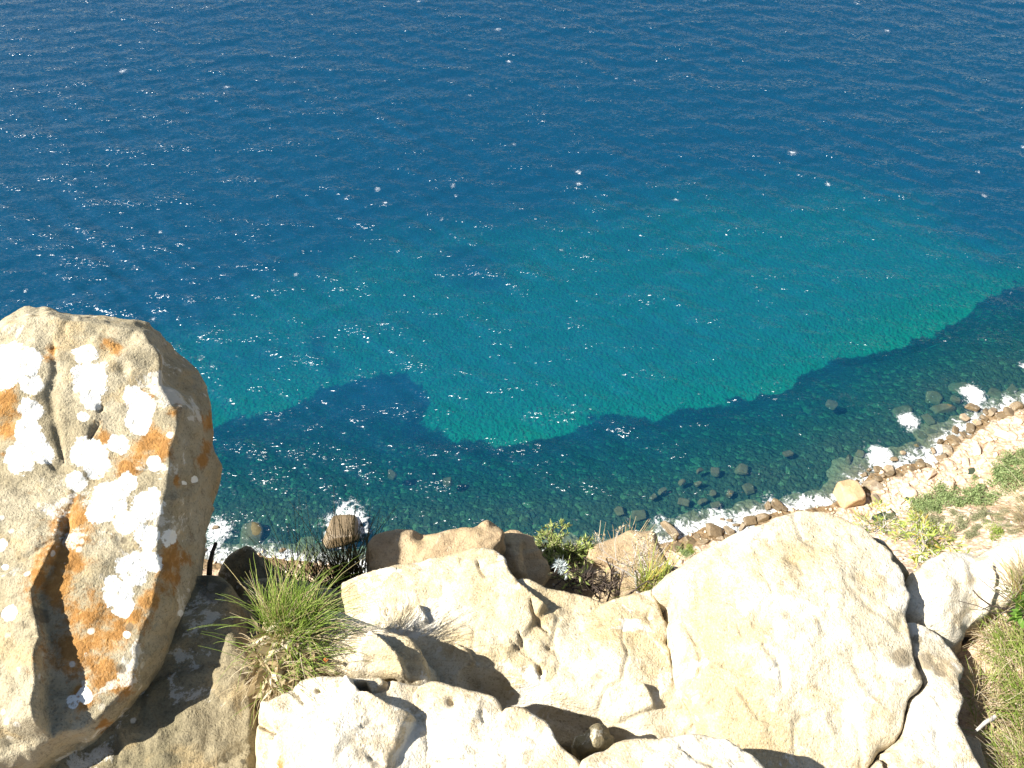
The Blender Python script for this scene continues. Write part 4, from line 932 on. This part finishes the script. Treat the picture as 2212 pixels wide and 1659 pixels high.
shrub('green_shrub', 'small dark green sprig trailing right of the fluffy olive shrub', 'shrub', (1240, 1205), -2.2, 6, .04, .002, 2, 42, M_DEAD, M_OLIVE, 320, (.012, .024), .26, (.5, 0, .4), .4)
shrub('silver_plant', 'small silvery rosette plant with narrow pale leaves below the olive shrub', 'plant', (1215, 1232), -2.05, 7, .016, .0012, 1, 43, M_GREYW, M_SILVER, 190, (.012, .026), .12, (0, -.1, .9), .5)
shrub('low_twigs', 'low tangle of dark twigs with sparse green leaves under the silvery plant', 'shrub', (1222, 1254), -1.98, 9, .05, .002, 2, 44, M_DEAD, M_OLIVE, 60, (.012, .022), .3, (.3, -.1, .6), .6)
shrub('bare_shrub', 'bare blackened shrub of spiky twigs rising from the hollow in the ridge', 'shrub', (1318, 1292), -1.93, 10, .105, .0026, 2, 45, M_DEAD, None, 0, dirs=(.0, .12, .95), spread=.34, bend=.35, shrink=.36, up=.3)
shrub('bare_shrub', 'second bare dark shrub with crooked stubs, left of the spiky blackened one', 'shrub', (1268, 1268), -1.98, 6, .05, .004, 2, 46, M_DEAD, None, 0, dirs=(.3, .1, .6), spread=.6, bend=.6, shrink=.55)
shrub('dry_shrub', 'pale bone dry shrub with feathery twigs, casting shadow on the tan boulder', 'shrub', (1378, 1246), -2.0, 9, .075, .0016, 3, 47, M_GREYW, M_STRAW, 500, (.006, .012), .4, (-.02, .25, .9), .35, bend=.3, up=.2)
t = empty('dead_branch', at_z((1384, 1262), -1.97), 'smooth grey dead branch slanting up behind the ridge rim, beside the dry shrub', 'branch')
bp = curve_path((0, 0, -.05), (-.25, .25, .9), .10, 6, -.1, .3, .006, .004, np.random.default_rng(3))
link('branch', tubes('branch', [bp, curve_path(bp[0][4], (-.7, .3, .4), .12, 6, .1, .4, .003, .001, np.random.default_rng(4))], 7), M_GREYW, t)
grass('dry_grass', 'golden green grass tuft growing behind the ridge crack, right of the dry shrub', 'grass tuft', [(1375, 1275), (1395, 1250), (1425, 1245), (1440, 1262), (1400, 1290)], ((1405, 1265), -1.95, (0, -.2, .98)),
      [('blades', M_NEEDLE, 150, (.06, .15), (.15, .15, .8), .4, .0011, .3, .2)], seed=48)
grass('dry_grass', 'pale dry grass stalks fringing the back of the tan boulder', 'dry grass', [(1268, 1195), (1300, 1175), (1340, 1155), (1390, 1142), (1400, 1160), (1290, 1200)], ((1330, 1175), -2.3, (0, -.2, .98)),
      [('stalks', M_STRAW, 36, (.04, .10), (-.05, .3, .8), .3, .0018, .1, .2)], seed=49)
# ---- right side
shrub('needle_shrub', 'yellow green needle leaved shrub behind the shoulder of the domed slab, above the white ledge', 'shrub', (1990, 1205), -2.35, 13, .09, .003, 2, 51, M_GREYW, M_NEEDLE, 900, (.02, .042), .13, (.05, .2, .8), .75, along=True)
shrub('needle_shrub', 'small yellow green needle leaved shrub peeping over the top right rim of the domed slab', 'shrub', (1885, 1150), -2.5, 8, .07, .0025, 2, 52, M_GREYW, M_NEEDLE, 380, (.016, .034), .14, (.1, .2, .7), .6, along=True)
SP = lambda p, z: (p, z, SOIL_PL[2])
grass('dry_grass', 'spray of pale dry grass leaning in from the right edge, against the slope bushes', 'dry grass', [(2205, 1125), (2260, 1100), (2290, 1150), (2230, 1180)], ((2240, 1140), -2.3, (0, -.2, .98)),
      [('blades', M_STRAW, 160, (.12, .28), (-.45, .25, .7), .35, .0013, .35, .2)], seed=53)
grass('brown_tuft', 'brown spiky grass tuft at the right edge on the white ledge', 'grass tuft', [(2170, 1270), (2200, 1245), (2250, 1250), (2260, 1300), (2190, 1305)], ((2200, 1275), -1.73, (0, -.2, .98)),
      [('blades', M_STRAW, 190, (.06, .15), (-.25, .15, .7), .5, .001, .2, .2), ('green_blades', M_NEEDLE, 60, (.05, .13), (-.1, .15, .7), .5, .001, .2, .2)], seed=54)
shrub('leafy_shrub', 'fresh green shrub with rounded glossy leaves, cut off by the right edge', 'shrub', (2222, 1310), -1.76, 8, .05, .003, 1, 55, M_DEAD, M_FLESH, 120, (.022, .036), .62, (-.1, .05, .8), .5)
t = empty('bare_twig', at_z((2185, 1312), -1.77), 'crooked bare twigs lying over the white ledge, left of the leafy shrub', 'twig')
a0 = at_z((2185, 1312), -1.77)
twg = []
for pts, r0 in (([(2205, 1312), (2170, 1315), (2140, 1308), (2115, 1290), (2102, 1275)], .0028), ([(2190, 1320), (2150, 1325), (2110, 1308), (2070, 1298)], .0016), ([(2180, 1300), (2140, 1270), (2110, 1245)], .0014), ([(2140, 1308), (2120, 1318), (2095, 1316)], .0012)):
    twg.append((np.array([at_z(p, -1.74 + .008 * i) - a0 for i, p in enumerate(pts)]), np.linspace(r0, r0 * .5, len(pts))))
link('twigs', tubes('twigs', twg, 6), M_DEAD, t)
RG = [('green', [(2150, 1380), (2230, 1350), (2300, 1400), (2320, 1640), (2240, 1680), (2190, 1600), (2165, 1500)], 61)]
grass('meadow_grass', 'lush green grass patch on the soil at the right edge, beside the dark shadow', 'grass', RG[0][1], SP((2200, 1480), -1.855),
      [('blades', M_GREEN, 1000, (.04, .12), (-.22, .15, .75), .35, .0010, .4, .25), ('dry_blades', M_STRAW, 160, (.05, .12), (-.2, .1, .6), .5, .001, .5, .4)], seed=61)
grass('meadow_grass', 'dry straw coloured grass over reddish soil, above the lush green patch', 'grass', [(2120, 1345), (2165, 1310), (2260, 1290), (2280, 1370), (2160, 1420), (2110, 1400)], SP((2180, 1360), -1.855),
      [('dry_blades', M_STRAW, 420, (.04, .12), (-.15, .1, .55), .4, .0009, .5, .5), ('blades', M_GREEN, 110, (.05, .11), (-.1, .12, .7), .4, .0009, .4, .3)], seed=62)
grass('meadow_grass', 'thin mixed grass at the bottom right corner, below the pale stick', 'grass', [(2140, 1590), (2200, 1600), (2300, 1640), (2320, 1780), (2190, 1780)], SP((2220, 1680), -1.855),
      [('blades', M_GREEN, 450, (.05, .13), (-.25, .12, .65), .3, .0009, .4, .3), ('dry_blades', M_STRAW, 300, (.05, .13), (-.2, .1, .6), .5, .0009, .5, .4)], seed=63)
grass('meadow_grass', 'sparse dull grass in the dark shadow of the grey mottled slab', 'grass', [(2090, 1460), (2150, 1440), (2165, 1500), (2160, 1560), (2100, 1560)], SP((2130, 1500), -1.86),
      [('dry_blades', M_STRAW, 150, (.05, .12), (.05, .1, .6), .4, .0009, .5, .4), ('blades', M_GREEN, 50, (.05, .11), (.1, .12, .6), .4, .0009, .4, .3)], seed=64)
p1 = at_z((2108, 1577), -1.82); p2 = at_z((2150, 1548), -1.83)
t = link('pale_stick', tubes('pale_stick', [(np.linspace([0, 0, 0], p2 - p1, 5) + rng.normal(size=(5, 3)) * .001, np.array([.003, .004, .0045, .005, .0045]))], 7), M_GREYW); t.location = p1
tag(t, 'short pale broken stick lying in the shadow beside the lower right grass', 'stick')
# pebbles caught in the dark cleft
for i, (x, y, r_) in enumerate([(853, 1331, 4), (876, 1336, 9), (906, 1346, 8)]):
    c0 = at_z((x, y), -1.775); me = kmesh(i, M_PALE)
    o = bpy.data.objects.new('pebble', me); COL.objects.link(o); s = r_ * 2.0 / FPX; o.scale = (s, s, s); o.location = c0
    tag(o, ['smallest of three pale pebbles in the shaded cleft right of the tuft', 'middle and largest of three pale pebbles in the shaded cleft right of the tuft', 'rightmost of three pale pebbles in the shaded cleft right of the tuft'][i], 'pebble')
